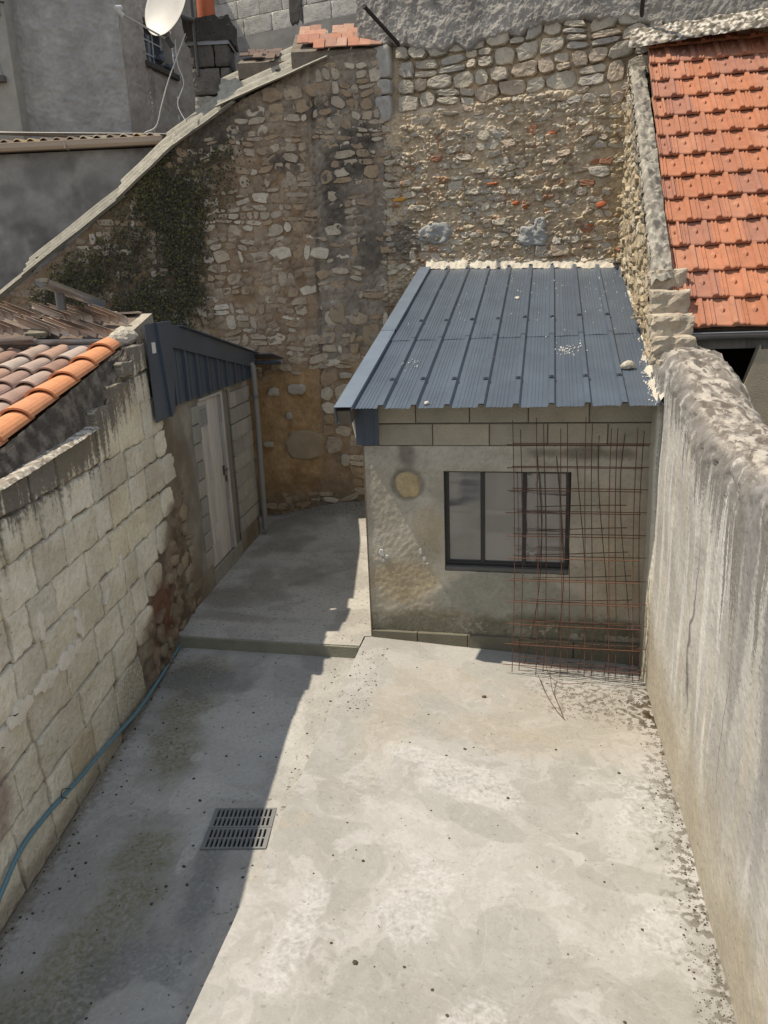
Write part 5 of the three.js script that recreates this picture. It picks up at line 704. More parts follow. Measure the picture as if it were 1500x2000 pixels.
// ---------------------------------------------------------------- low tiled roofs behind the old wall
{
  const t = thing('tiled_outbuilding', 'low roof of weathered canal tiles with bright orange edge tiles, behind left wall', 'roof', [LWo[0], 0, LWo[2]], LWt);
  const sl = Math.atan(0.213), c0 = Math.cos(sl), org = [1.19, 2.425];
  const barrel = (w0, w1, L, th = 0.014, n = 10) => { const P = [], I = []; for (const [y, w] of [[0, w0], [L, w1]]) for (const q of [w, w - th]) for (let k = 0; k <= n; k++) { const a = Math.PI * (0.06 + 0.88 * k / n); P.push(-q * Math.cos(a), y, q * Math.sin(a) * 0.72); } const m = n + 1, q = (a, b, c, d) => I.push(a, b, c, a, c, d); for (let k = 0; k < n; k++) { q(k, k + 1, 2 * m + k + 1, 2 * m + k); q(m + k + 1, m + k, 3 * m + k, 3 * m + k + 1); q(m + k, m + k + 1, k + 1, k); q(2 * m + k, 2 * m + k + 1, 3 * m + k + 1, 3 * m + k); } const g = new THREE.BufferGeometry(); g.setAttribute('position', new THREE.Float32BufferAttribute(P, 3)); g.setIndex(I.reverse()); return g; };
  const fix = (g) => { let h = g.toNonIndexed(); h.computeVertexNormals(); return metreUV(h); };
  const vs = Array.from({ length: 5 }, () => fix(barrel(0.098, 0.078, 0.45, 0.017))), big = fix(barrel(0.125, 0.105, 0.5, 0.02));
  const old = [[0.4, 0.235, 0.165], [0.36, 0.24, 0.19], [0.44, 0.28, 0.2], [0.42, 0.32, 0.26], [0.32, 0.2, 0.15], [0.46, 0.38, 0.32]].map((c) => mat(c, { grain: G.clay, bs: 0.005 })), neu = [[0.66, 0.28, 0.125], [0.62, 0.27, 0.13]].map((c) => mat(c, { grain: G.clay, bs: 0.003 }));
  const roof = new THREE.Group(); roof.name = 'lower_roof'; t.add(roof); roof.position.set(org[0], org[1], 0);
  // roof frame: x' = up the slope along the wall, tiles run that way; columns step away from the wall
  const put = (g, m, s, z, h, tilt, name = 'tile') => { const o = mesh(name, g, m, roof); const e = new THREE.Matrix4().makeBasis(V(0, 0, 1).normalize(), V(c0, Math.sin(sl), 0), V(-Math.sin(sl), c0, 0).normalize().negate().negate()); const q = new THREE.Quaternion().setFromRotationMatrix(e.determinant() < 0 ? new THREE.Matrix4().makeBasis(V(0, 0, -1), V(c0, Math.sin(sl), 0), V(-Math.sin(sl), c0, 0)) : e); o.quaternion.copy(q); o.rotateX(tilt); o.rotateZ(rr(-0.012, 0.012)); o.position.set(s * c0 - h * Math.sin(sl), s * Math.sin(sl) + h * c0, z); return o; };
  for (let k = -1; k < 6; k++) put(big, neu[(k + 2) % 2], k * 0.42, -0.235, 0.036, -0.052, 'verge_tile');
  for (let c = 0; c < 11; c++) for (let k = -1; k < 6; k++) { const z = -0.47 - c * 0.205, s = k * 0.37 + (c % 3) * 0.06 + rr(-0.02, 0.02); if (s > 2.28) continue; put(pick(vs), pick(old), s, z + rr(-0.006, 0.006), 0.025 + rr(0, 0.006), -0.055); }
  const under = (() => { const P = [], I = [], nz = 120, ns = 8; for (let j = 0; j <= nz; j++) for (let i = 0; i <= ns; i++) { const z = -0.3 - 2.5 * j / nz, s = mix(-0.5, 2.55, i / ns), h = -0.02 - 0.025 * Math.cos((z + 0.43) / 0.205 * 6.2832) * -1 + 0.01 * noise(s * 6, z * 9); P.push(s * c0 - h * Math.sin(sl), s * Math.sin(sl) + h, z); } for (let j = 0; j < nz; j++) for (let i = 0; i < ns; i++) { const a = j * (ns + 1) + i; I.push(a, a + ns + 1, a + ns + 2, a, a + ns + 2, a + 1); } const g = new THREE.BufferGeometry(); g.setAttribute('position', new THREE.Float32BufferAttribute(P, 3)); g.setIndex(I.reverse()); g.computeVertexNormals(); return g; })();
  part('under_tiles', under, mat([0.24, 0.15, 0.11], { grain: G.clay, bs: 0.006 }), roof);
  // dark mortar bed below the verge tiles
  const bedS = field(-0.6, 2.5, 0, 1, 200, 14, (u, v) => -0.08 - 0.02 * v - 0.07 * (1 - v) * 0 + 0.018 * fbm(u * 9, v * 3, 4) + 0.01 * fbm(u * 30, v * 9, 3) + 0.06 * (1 - v), (u, v) => { const k = fbm(u * 9, v * 2, 4); return mix3([0.09, 0.077, 0.062], [0.23, 0.2, 0.16], sm(-0.2, 0.3, k)); });
  { const p = bedS.attributes.position; for (let i = 0; i < p.count; i++) { const u = p.getX(i), v = p.getY(i), lo = LWtop(org[0] + u) - org[1] - 0.03, hi = u * 0.213 + 0.03; p.setY(i, mix(Math.min(lo, hi - 0.05), hi, v)); } bedS.computeVertexNormals(); }
  mesh('verge_mortar', bedS, mat([1, 1, 1], { vertexColors: true, grain: G.stone, bs: 0.02 }), roof);
  part('roof_core', prism([[-0.5, -0.9], [2.55, -0.9], [2.55, 0.42], [-0.5, -0.2]], -2.8, -0.14), mat([0.2, 0.17, 0.13], { grain: G.stone }), roof);
  // upper roof: narrow old tiles above the gutter
  const up = new THREE.Group(); up.name = 'upper_roof'; t.add(up); up.position.set(3.72, 3.02, -0.18);
  const sl2 = Math.atan(0.31), thin = Array.from({ length: 4 }, () => fix(barrel(0.056, 0.046, 0.47, 0.012, 7))), tones = [[0.56, 0.44, 0.35], [0.62, 0.52, 0.43], [0.48, 0.36, 0.28], [0.55, 0.4, 0.3]].map((c) => mat(c, { grain: G.clay, bs: 0.006 }));
  for (let c = 0; c < 20; c++) { if (c === 8 || c === 9) continue; for (const k of [0, 1]) { const o = mesh('tile', pick(thin), pick(tones), up); o.quaternion.setFromRotationMatrix(new THREE.Matrix4().makeBasis(V(0, 0, -1), V(Math.cos(sl2), Math.sin(sl2), 0), V(-Math.sin(sl2), Math.cos(sl2), 0))); o.position.set(rr(-0.03, 0.01) + 0.4 * k * Math.cos(sl2), 0.022 + 0.006 * c + 0.4 * k * Math.sin(sl2), -0.1 - c * 0.088 + rr(-0.008, 0.008)); o.rotateZ(rr(-0.03, 0.03)); o.rotateX(-0.03); } }
  part('mossy_tile', (() => { const g = box(-0.02, 0.02, -0.93, 0.78, 0.07, -0.72, 0.015); g.rotateZ(sl2); return g; })(), mat([0.22, 0.2, 0.15], { grain: G.stone, bs: 0.02 }), up);
  part('roof_core', prism([[0.04, -0.5], [0.9, -0.5], [0.9, 0.22], [0.04, -0.02]], -2.6, -0.1), mat([0.17, 0.13, 0.1], { grain: G.stone, bs: 0.01 }), up);
  for (let c = 0; c < 5; c++) part('ridge_tile', (() => { const g = box(0.7, 0.205 + 0.004 * c, -0.34 - c * 0.24, 0.84, 0.225 + 0.004 * c, -0.1 - c * 0.24, 0.004); g.rotateX(0.03 * (c % 2 ? 1 : -1) * 0.3); return g; })(), tones[c % 4], up);
  part('gable_mortar', (() => { const g = prism([[0.0, -0.25], [0.95, -0.25], [0.85, 0.2], [0.1, 0.02]], -0.09, 0.02); return g; })(), mat([0.42, 0.38, 0.31], { grain: G.stone, bs: 0.02 }), up);
  part('corner_mortar', (() => { const g = new THREE.IcosahedronGeometry(0.16, 3), p = g.attributes.position; for (let i = 0; i < p.count; i++) { const k = 1 + 0.35 * noise(p.getX(i) * 9, p.getY(i) * 9 + p.getZ(i) * 7); p.setXYZ(i, p.getX(i) * k * 1.4, p.getY(i) * k * 0.7, p.getZ(i) * k * 0.8); } g.computeVertexNormals(); g.translate(3.68, 2.98, -0.18); return g; })(), mat([0.5, 0.46, 0.38], { grain: G.stone, bs: 0.02 }), t);
  // zinc gutter below the upper roof, the old length of it sagging on the tiles
  const zinc = mat([0.42, 0.43, 0.43], { roughness: 0.4, metalness: 0.7, grain: G.metal, bs: 0.001 });
  const trough = (pts, r, th, parent, name, seg = 30) => { const crv = new THREE.CatmullRomCurve3(pts.map((p) => V(...p))), P = [], I = [], m = 8; for (let i = 0; i <= seg; i++) { const p = crv.getPoint(i / seg), d = crv.getTangent(i / seg), side = d.clone().cross(V(0, 1, 0)).normalize(), upv = side.clone().cross(d); for (const q of [r, r - th]) for (let k = 0; k <= m; k++) { const a = Math.PI * k / m; const w = p.clone().addScaledVector(side, q * Math.cos(a)).addScaledVector(upv, -q * Math.sin(a)); P.push(w.x, w.y, w.z); } } const s = 2 * (m + 1); for (let i = 0; i < seg; i++) { for (let k = 0; k < m; k++) { const a = i * s + k, b = a + m + 1; I.push(a, a + 1, a + s + 1, a, a + s + 1, a + s, b, b + s + 1, b + 1, b, b + s, b + s + 1); } for (const e of [0, m]) { const a = i * s + e, b = a + m + 1; I.push(a, a + s, b + s, a, b + s, b, a, b + s, a + s, a, b, b + s); } } const g = new THREE.BufferGeometry(); g.setAttribute('position', new THREE.Float32BufferAttribute(P, 3)); g.setIndex(I); g.computeVertexNormals(); return part(name, g, zinc, parent); };
  trough([[3.6, 3.0, -0.26], [3.58, 3.02, -0.9], [3.56, 3.05, -1.7]], 0.06, 0.004, t, 'gutter');
  trough([[3.5, 3.06, -0.95], [3.3, 3.05, -1.2], [2.95, 3.06, -1.4], [2.5, 3.1, -1.5]], 0.05, 0.004, t, 'gutter');
  part('flashing', box(3.45, 2.9, -0.62, 3.5, 2.96, -0.28), zinc, t);
  // gutter on a bracket higher up behind
  const g2 = thing('zinc_gutter', 'open zinc gutter end on a thin bracket above the small old tiles', 'gutter', at(LWo, LWt, 0, 0, 0), LWt);
  trough([[4.85, 3.37, -0.8], [4.2, 3.46, -0.8], [3.55, 3.55, -0.8]], 0.07, 0.004, g2, 'trough'); part('bracket', rod([4.55, 3.14, -0.8], [4.55, 3.4, -0.8], 0.01), zinc, g2); part('outlet', rod([3.95, 3.46, -0.83], [3.95, 3.28, -0.83], 0.045, 12), mat([0.12, 0.12, 0.12], { metalness: 0.5, roughness: 0.5 }), g2);
}
// ---------------------------------------------------------------- things above and behind the sloping wall
const blPos = (u, y, z) => at(Bo, BLt, u, y, z);
{
  const t = thing('corrugated_coping', 'weathered fibre-cement corrugated sheets stepping down the sloping wall top', 'roof sheets', [Bo[0], 0, Bo[2]], BLt);
  const m = [[0.36, 0.345, 0.29], [0.31, 0.3, 0.255], [0.4, 0.385, 0.325]].map((c) => mat(c, { grain: G.stone, bs: 0.012 }));
  const sheet = (a, b, zf, zb, rise, mt) => {
    const n = 10, w = Math.round((zf - zb) / 0.016), P = [], I = [], L = Math.hypot(b[0] - a[0], b[1] - a[1]), nx = -(b[1] - a[1]) / L, ny = (b[0] - a[0]) / L;
    for (const off of [0, -0.007]) for (let i = 0; i <= n; i++) for (let k = 0; k <= w; k++) { const f = i / n, z = mix(zf, zb, k / w), cor = 0.03 * Math.sin((zf - z) / 0.12 * 6.2832 + 1.2) + 0.006 * noise(f * 4, z * 7) + off, cut = (i === 0 ? 0.02 : 0) * noise(z * 19, 4); P.push(mix(a[0], b[0], f) + nx * cor + cut, mix(a[1], b[1], f) + ny * cor + rise * (zf - z) - 0.05, z); }
    const s = (n + 1) * (w + 1); for (let q = 0; q < 2; q++) for (let i = 0; i < n; i++) for (let k = 0; k < w; k++) { const p = q * s + i * (w + 1) + k; q ? I.push(p, p + w + 2, p + 1, p, p + w + 1, p + w + 2) : I.push(p, p + 1, p + w + 2, p, p + w + 2, p + w + 1); }
    for (let i = 0; i < n; i++) { const p = i * (w + 1); I.push(p, p + w + 1, p + s + w + 1, p, p + s + w + 1, p + s); } for (let k = 0; k < w; k++) { I.push(k, k + s, k + 1 + s, k, k + 1 + s, k + 1); }
    const g = new THREE.BufferGeometry(); g.setAttribute('position', new THREE.Float32BufferAttribute(P, 3)); g.setIndex(I.reverse()); g.computeVertexNormals(); return part('corrugated_sheet', g, mt, t);
  };
  sheet([-2.3, 5.98], [-0.72, 6.52], 0.14, -0.36, 0.95, m[2]); sheet([-3.12, 5.42], [-2.05, 6.03], 0.14, -0.26, 0.9, m[0]); sheet([-3.86, 4.84], [-2.95, 5.52], 0.15, -0.24, 0.85, m[2]); sheet([-5.42, 3.86], [-3.75, 4.9], 0.12, -0.26, 0.75, m[1]); sheet([-6.6, 3.1], [-5.3, 3.93], 0.08, -0.3, 0.5, m[1]);
  for (const [u, y, z] of [[-1.5, 6.36, -0.08], [-1.42, 6.4, 0.0], [-1.3, 6.45, -0.15], [-5.2, 4.09, -0.05]]) part('moss_tuft', (() => { const g = new THREE.IcosahedronGeometry(0.03, 1); g.scale(1.5, 0.7, 1); g.translate(u, y, z); return g; })(), mat([0.1, 0.095, 0.07], { grain: G.stone, bs: 0.01 }), t);
}
// flat red tiles on the wall head
function tileCap(label, u0, u1, y0, y1, rows, cols, tones, zf, zb, gone) {
  const t = thing('tile_coping', label, 'tile coping', blPos(0, 0, 0), BLt), W = (u1 - u0) / cols, sl = Math.atan2(y1 - y0, zf - zb), D = Math.hypot(y1 - y0, zf - zb) / rows;
  for (let r = 0; r < rows; r++) for (let c = 0; c < cols; c++) {
    if (rnd() < gone(r, c)) continue;
    const g = box(0.003, -0.03, 0, W - 0.003, D + 0.04, 0.016, 0.003), o = part('flat_tile', g, pick(tones), t); o.rotation.set(-(Math.PI / 2 - sl) + 0.09 + rr(-0.03, 0.05), 0, 0); o.rotation.z = rr(-0.05, 0.05);
    const f = r / rows; o.position.set(u0 + (c + (r % 2) * 0.5) * W * 0.97 + rr(-0.01, 0.01), mix(y0, y1, f) + 0.02 + rr(0, 0.012), mix(zf, zb, f));
  }
  part('mortar_core', flip(prism([[zb - 0.1, y0 - 0.25], [zf - 0.03, y0 - 0.2], [zf - 0.03, y0 - 0.01], [zb - 0.1, y1 + 0.0]], u0, u1).rotateY(-Math.PI / 2).scale(-1, 1, 1)), mat([0.2, 0.17, 0.135], { grain: G.stone, bs: 0.02 }), t);
  return t;
}
const red = [[0.44, 0.2, 0.125], [0.48, 0.25, 0.17], [0.4, 0.19, 0.13], [0.46, 0.28, 0.2], [0.36, 0.2, 0.145]].map((c) => mat(c, { grain: G.clay, bs: 0.004 }));
tileCap('sunlit coping of flat red tiles on the far wall head, left of the grey render', -1.22, 0.06, 6.6, 7.02, 4, 8, red, 0.08, -0.55, (r, c) => (r === 0 && c < 1 ? 0.9 : r > 1 && c < 3 ? 0.35 : 0.08));
tileCap('dark mossy tile coping between the chimney and the red tiles', -2.0, -1.32, 6.55, 6.78, 4, 5, [mat([0.13, 0.09, 0.07], { grain: G.clay, bs: 0.008 }), mat([0.17, 0.12, 0.09], { grain: G.clay, bs: 0.008 })], -0.1, -0.6, () => 0.15);
{ const o = thing('coping_wall', 'stub of dark rubble wall beside the chimney foot', 'wall', blPos(-2.15, 5.6, -0.62), BLt); mesh('rubble_face', field(0, 1.0, 0, 0.98, 60, 60, (u, v) => { worley(u * 6, v * 7); return 0.03 * sm(0.03, 0.3, W4[1] - W4[0]) * W4[2] + 0.02 * fbm(u * 9, v * 9, 3); }, (u, v) => { const k = fbm(u * 6, v * 6, 4); return mix3([0.09, 0.08, 0.065], [0.26, 0.225, 0.18], sm(-0.2, 0.35, k)); }), mat([1, 1, 1], { vertexColors: true, grain: G.stone, bs: 0.012 }), o); part('wall_core', box(0, -0.5, -0.3, 1.6, 0.96, -0.02), mat([0.15, 0.13, 0.1], { grain: G.stone }), o); }
// chimney
{
  const t = thing('chimney', 'sooty stone chimney stack with orange clay pot and metal strap', 'chimney', blPos(-2.45, 5.4, -0.75), BLt);
  const sooty = (a, b) => mat(a, { grain: G.stone, bs: 0.018 });
  const ys = [0, 0.42, 0.86, 1.22, 1.58], tones = [[0.44, 0.4, 0.34], [0.42, 0.39, 0.33], [0.17, 0.155, 0.135], [0.12, 0.11, 0.1]];
  for (let k = 0; k < 4; k++) { const sp = k % 2 ? 0.05 : 0.12; part('stone_block', rock(-0.3, ys[k] + 0.004, -0.25, sp - 0.003, ys[k + 1] - 0.004, 0.25 + rr(-0.008, 0.008), 0.012), sooty(tones[k]), t); part('stone_block', rock(sp + 0.003, ys[k] + 0.004, -0.25, 0.26, ys[k + 1] - 0.004, 0.25 + rr(-0.008, 0.008), 0.012), sooty(tones[(k + (k ? 0 : 1)) % 4]), t); }
  const crown = (() => { const g = new THREE.BoxGeometry(0.66, 0.3, 0.58, 22, 10, 18), p = g.attributes.position; for (let i = 0; i < p.count; i++) { const x = p.getX(i), y = p.getY(i), z = p.getZ(i), k = 0.05 * fbm(x * 9 + z * 5, y * 9 + z * 7, 3); p.setXYZ(i, x * (1 + k * 1.6), y + k * (y > 0 ? 1 : 0.4), z * (1 + k * 1.6)); } g.computeVertexNormals(); g.translate(-0.02, 1.7, 0); return g; })(); part('crown', crown, mat([0.06, 0.055, 0.048], { grain: G.stone, bs: 0.03 }), t);
  part('strap', merge([box(-0.315, 1.5, 0.262, 0.275, 1.57, 0.27), box(-0.325, 1.5, -0.26, -0.317, 1.57, 0.27), box(0.277, 1.5, -0.26, 0.285, 1.57, 0.27)]), mat([0.24, 0.25, 0.26], { roughness: 0.5, metalness: 0.5 }), t);
  const pot = new THREE.LatheGeometry([[0.13, 1.8], [0.125, 2.3], [0.15, 2.33], [0.15, 2.4], [0.1, 2.4], [0.1, 1.9]].map((p) => new THREE.Vector2(...p)), 20); pot.translate(-0.06, 0, 0); part('chimney_pot', pot, mat([0.5, 0.14, 0.06], { grain: G.clay, bs: 0.002 }), t);
}
// pale ashlar building further back
{
  const t = thing('stone_building', 'pale squared-stone house wall behind the chimney, with grey render below', 'building', at(Bo, BRt, -2.4, 0, -2.5), BRt);
  const pm = [[0.58, 0.57, 0.53], [0.52, 0.51, 0.47], [0.62, 0.61, 0.57]].map((c) => mat(c, { grain: G.stone, bs: 0.008 }));
  for (let r = 0; r < 5; r++) { let u = -1.7 - (r % 2) * 0.2; while (u < 2.7) { const w = rr(0.42, 0.62), y = 8.0 - 0.03 + r * 0.29; if (!(r > 0 && false)) mesh('stone_block', stone(ragged([[u + 0.003, y], [u + w - 0.003, y], [u + w - 0.003, y + 0.285], [u + 0.003, y + 0.285]], 5, 0.004), 0.01, { sink: 0.03, rough: 0.25, face: 0.9, rings: 2, rim: 0.992 }), pick(pm), t); u += w; } }
  mesh('grey_render', field(-1.9, 2.7, 5.0, 7.975, 60, 50, (u, v) => 0.02 + 0.006 * fbm(u * 6, v * 6, 3), (u, v) => mix3([0.27, 0.26, 0.245], [0.34, 0.33, 0.31], sm(-0.3, 0.3, fbm(u * 3, v * 3, 4)))), mat([1, 1, 1], { vertexColors: true, grain: G.cement }), t);
  part('wall_core', box(-1.9, -0.4, -0.5, 2.7, 9.4, -0.015), mat([0.4, 0.38, 0.34], { grain: G.cement }), t);
  mesh('soot_streak', stone(outline([[-0.28, 7.99], [0.02, 7.99], [0.0, 8.9], [-0.26, 8.9]], 22, 4, 0.12), 0.02, { sink: 0.02, rough: 0.1, face: 0.85 }), mat([0.09, 0.085, 0.08], { grain: G.stone, bs: 0.01 }), t);
}
// grey rendered house
{
  const cx = -4.29, cz = -2.2;
  const t = thing('rendered_house', 'tall grey roughcast house corner with small barred window, top left', 'house', blPos(cx, 0, cz), BLt);
  const coat = (u, v) => 0.03 * fbm(u * 3, v * 3, 4) + 0.045 * Math.abs(fbm(u * 4 + 3 * fbm(u * 2, v * 2, 2), v * 9 + 2 * u, 4)) + 0.012 * fbm(u * 22, v * 22, 3);
  const c1 = (u, v) => { const k = fbm(u * 2, v * 2, 4), s = 1 + 0.14 * fbm(u * 14, v * 14, 3); const c = mix3([0.35, 0.34, 0.325], [0.43, 0.42, 0.4], sm(-0.3, 0.3, k)); return [c[0] * s, c[1] * s, c[2] * s]; };
  const c2 = (u, v) => { const k = fbm(u * 2 + 9, v * 2, 4), s = 1 + 0.12 * fbm(u * 14, v * 14, 3); let c = mix3([0.36, 0.32, 0.28], [0.44, 0.4, 0.355], sm(-0.3, 0.3, k)); c = mix3(c, [0.22, 0.2, 0.17], 0.5 * sm(0.0, 0.25, fbm(u * 9, v * 0.8, 3)) * sm(7.4, 7.2, v) * sm(6.4, 7, v) * sm(0.5, 0.8, u) * sm(1.8, 1.4, u)); return [c[0] * s, c[1] * s, c[2] * s]; };
  const vm = mat([1, 1, 1], { vertexColors: true, grain: G.cement, bs: 0.012 });
  mesh('front_face', field(-2.4, 0.02, 4.0, 10.5, 150, 300, coat, c1), vm, t);
  part('front_core', box(-2.4, -0.4, -0.6, 0.0, 10.4, -0.02), mat([0.36, 0.34, 0.31], { grain: G.cement }), t);
  // return wall running back, window in it
  const th = 73 * R, side = new THREE.Group(); side.name = 'side_wall'; t.add(side); side.rotation.y = th;       // local x runs back and to the right
  const w0 = 0.69, w1 = 1.52, y0 = 7.44, y1 = 8.12;
  for (const [a, b, lo, hi, n, m] of [[0, w0, 4, 10.5, 34, 200], [w1, 2.6, 4, 10.5, 40, 200], [w0, w1, 4, y0, 34, 110], [w0, w1, y1, 10.5, 34, 80]]) mesh('rendered_face', field(a, b, lo, hi, n, m, coat, c2), vm, side);
  const bm = mat([0.4, 0.37, 0.33], { grain: G.cement });
  part('reveal', merge([box(w0 - 0.02, y0, -0.25, w0, y1, -0.005), box(w1, y0, -0.25, w1 + 0.02, y1, -0.005), box(w0, y1, -0.25, w1, y1 + 0.02, -0.005), box(w0, y0 - 0.02, -0.25, w1, y0, -0.005), box(w0, y0, -0.3, w1, y1, -0.25)]), bm, side);
  const win = new THREE.Group(); win.name = 'window'; side.add(win);
  const wf = mat([0.5, 0.52, 0.54], { roughness: 0.5 });
  part('frame', merge([box(w0, y0, -0.24, w0 + 0.03, y1, -0.2), box(w1 - 0.03, y0, -0.24, w1, y1, -0.2), box(w0, y0, -0.24, w1, y0 + 0.03, -0.2), box(w0, y1 - 0.03, -0.24, w1, y1, -0.2)]), wf, win);
  part('glazing_bar', merge([1, 2].map((k) => box(mix(w0, w1, k / 3) - 0.012, y0, -0.235, mix(w0, w1, k / 3) + 0.012, y1, -0.205))), wf, win); part('glazing_bar', merge([1, 2].map((k) => box(w0, mix(y0, y1, k / 3) - 0.012, -0.234, w1, mix(y0, y1, k / 3) + 0.012, -0.206))), wf, win);
  part('pane', box(w0 + 0.01, y0 + 0.01, -0.225, w1 - 0.01, y1 - 0.01, -0.22), new THREE.MeshPhysicalMaterial({ color: lin(0.05, 0.06, 0.075), roughness: 0.08, ior: 1.6 }), win);
  part('sill', box(w0 - 0.05, y0 - 0.1, -0.2, w1 + 0.08, y0 - 0.005, 0.07, 0.01), mat([0.075, 0.07, 0.062], { grain: G.stone, bs: 0.01 }), side);
  part('back_corner', box(2.55, 3.5, -0.3, 2.75, 10.5, 0.12), mat([0.2, 0.19, 0.175], { grain: G.cement }), side);
  // projecting wing at the far left
  part('wing', merge([box(-8.4, 4, -0.3, -1.72, 10.4, 0.28)]), mat([0.4, 0.38, 0.34], { grain: G.cement, bs: 0.012 }), t);
  part('wing_window', merge([box(-2.4, 7.05, 0.28, -1.92, 8.0, 0.3)]), mat([0.3, 0.33, 0.38], { roughness: 0.3 }), t); part('wing_sill', box(-2.45, 6.95, 0.28, -1.85, 7.04, 0.38), mat([0.14, 0.13, 0.12], { grain: G.stone }), t);
  const hk = thing('wall_hook', 'small dark iron cross hook on the grey house, far top left', 'hook', blPos(cx - 1.78, 8.05, cz + 0.3), BLt); part('upright', rod([0, -0.16, 0.03], [-0.06, 0.22, 0.03], 0.018), iron, hk); part('crossbar', rod([-0.16, 0.1, 0.03], [0.1, 0.02, 0.03], 0.018), iron, hk);
  // two pigeons on the sill
  const pig = (label, s, lift, turn, pose) => {
    const a = [Math.cos(th) * s, y0 - 0.005 + lift, -Math.sin(th) * s], o = thing('pigeon', label, 'pigeon', [0, 0, 0], 0, 'pigeons on the window sill');
    const loc = V(a[0] + Math.sin(th) * 0.0, a[1], a[2] + Math.cos(th) * 0.0).applyAxisAngle(V(0, 1, 0), BLt), h = blPos(cx, 0, cz); o.position.set(h[0] + loc.x, h[1] + loc.y, h[2] + loc.z); o.rotation.y = BLt + th + turn; o.scale.setScalar(1.15);
    // one skin: tail, body, breast, neck, head, beak
    const R0 = pose === 'up' ? [[-0.2, 0.07, 0.004, 0.022], [-0.15, 0.085, 0.012, 0.032], [-0.09, 0.1, 0.036, 0.045], [-0.03, 0.115, 0.058, 0.056], [0.03, 0.13, 0.062, 0.058], [0.07, 0.16, 0.05, 0.047], [0.085, 0.195, 0.034, 0.032], [0.092, 0.22, 0.028, 0.027], [0.098, 0.245, 0.027, 0.026], [0.112, 0.262, 0.022, 0.021], [0.13, 0.262, 0.009, 0.008], [0.15, 0.255, 0.002, 0.002]] : [[-0.18, 0.03, 0.004, 0.022], [-0.12, 0.04, 0.018, 0.036], [-0.06, 0.055, 0.045, 0.052], [0, 0.06, 0.055, 0.058], [0.05, 0.07, 0.05, 0.052], [0.085, 0.095, 0.038, 0.036], [0.1, 0.115, 0.028, 0.028], [0.115, 0.125, 0.024, 0.023], [0.13, 0.125, 0.009, 0.008], [0.148, 0.12, 0.002, 0.002]];
    const P = [], C = [], I = [], n = 12; R0.forEach(([x, y, ry, rz], i) => { for (let k = 0; k < n; k++) { const q = k / n * 6.2832; P.push(x - (ry * Math.sin(q)) * (pose === 'up' && i > 4 && i < 9 ? 0.7 : 0), y + ry * Math.sin(q) * (pose === 'up' && i > 5 && i < 9 ? 0.5 : 1), rz * Math.cos(q)); const nk = i > 5 && i < R0.length - 2, bar = i === 2 || i === 1; C.push(...(nk ? [0.04, 0.055, 0.06] : bar && Math.sin(q) > 0 ? [0.035, 0.04, 0.05] : [0.09, 0.1, 0.12])); } });
    for (let i = 0; i < R0.length - 1; i++) for (let k = 0; k < n; k++) { const a1 = i * n + k, b1 = i * n + (k + 1) % n; I.push(a1, b1, b1 + n, a1, b1 + n, a1 + n); }
    const g = new THREE.BufferGeometry(); g.setAttribute('position', new THREE.Float32BufferAttribute(P, 3)); g.setAttribute('color', new THREE.Float32BufferAttribute(C, 3)); g.setIndex(I); g.computeVertexNormals(); mesh('body', g, new THREE.MeshPhysicalMaterial({ vertexColors: true, roughness: 0.7, side: THREE.DoubleSide }), o);
    if (pose === 'up') for (const z of [-0.022, 0.022]) part('leg', merge([rod([0.01, 0.09, z], [0.015, 0.004, z], 0.005), rod([0.015, 0.006, z], [0.05, 0.004, z * 1.5], 0.004), rod([0.015, 0.006, z], [0.05, 0.004, z * 0.5], 0.004), rod([0.015, 0.006, z], [-0.01, 0.004, z], 0.004)]), mat([0.25, 0.08, 0.07]), o);
    for (const z of [-1, 1]) part('wing', (() => { const w = new THREE.SphereGeometry(1, 10, 8); w.scale(0.105, pose === 'up' ? 0.042 : 0.036, 0.012); w.rotateZ(pose === 'up' ? 0.32 : 0.12); w.translate(-0.05, pose === 'up' ? 0.118 : 0.06, z * (pose === 'up' ? 0.05 : 0.05)); return w; })(), mat([0.075, 0.085, 0.105], { roughness: 0.75 }), o);
    for (const z of [-1, 1]) part('eye', (() => { const w = new THREE.SphereGeometry(0.0045, 6, 5); const q = pose === 'up' ? [0.11, 0.263] : [0.116, 0.128]; w.translate(q[0], q[1], z * 0.02); return w; })(), mat([0.35, 0.1, 0.03], { roughness: 0.3 }), o);
    return o;
  };
  pig('grey pigeon standing upright on the dark window sill', 1.12, 0.0, 0.25, 'up'); pig('crouched grey pigeon at the right end of the same window sill', 1.38, 0.0, 0.15, 'down');
}
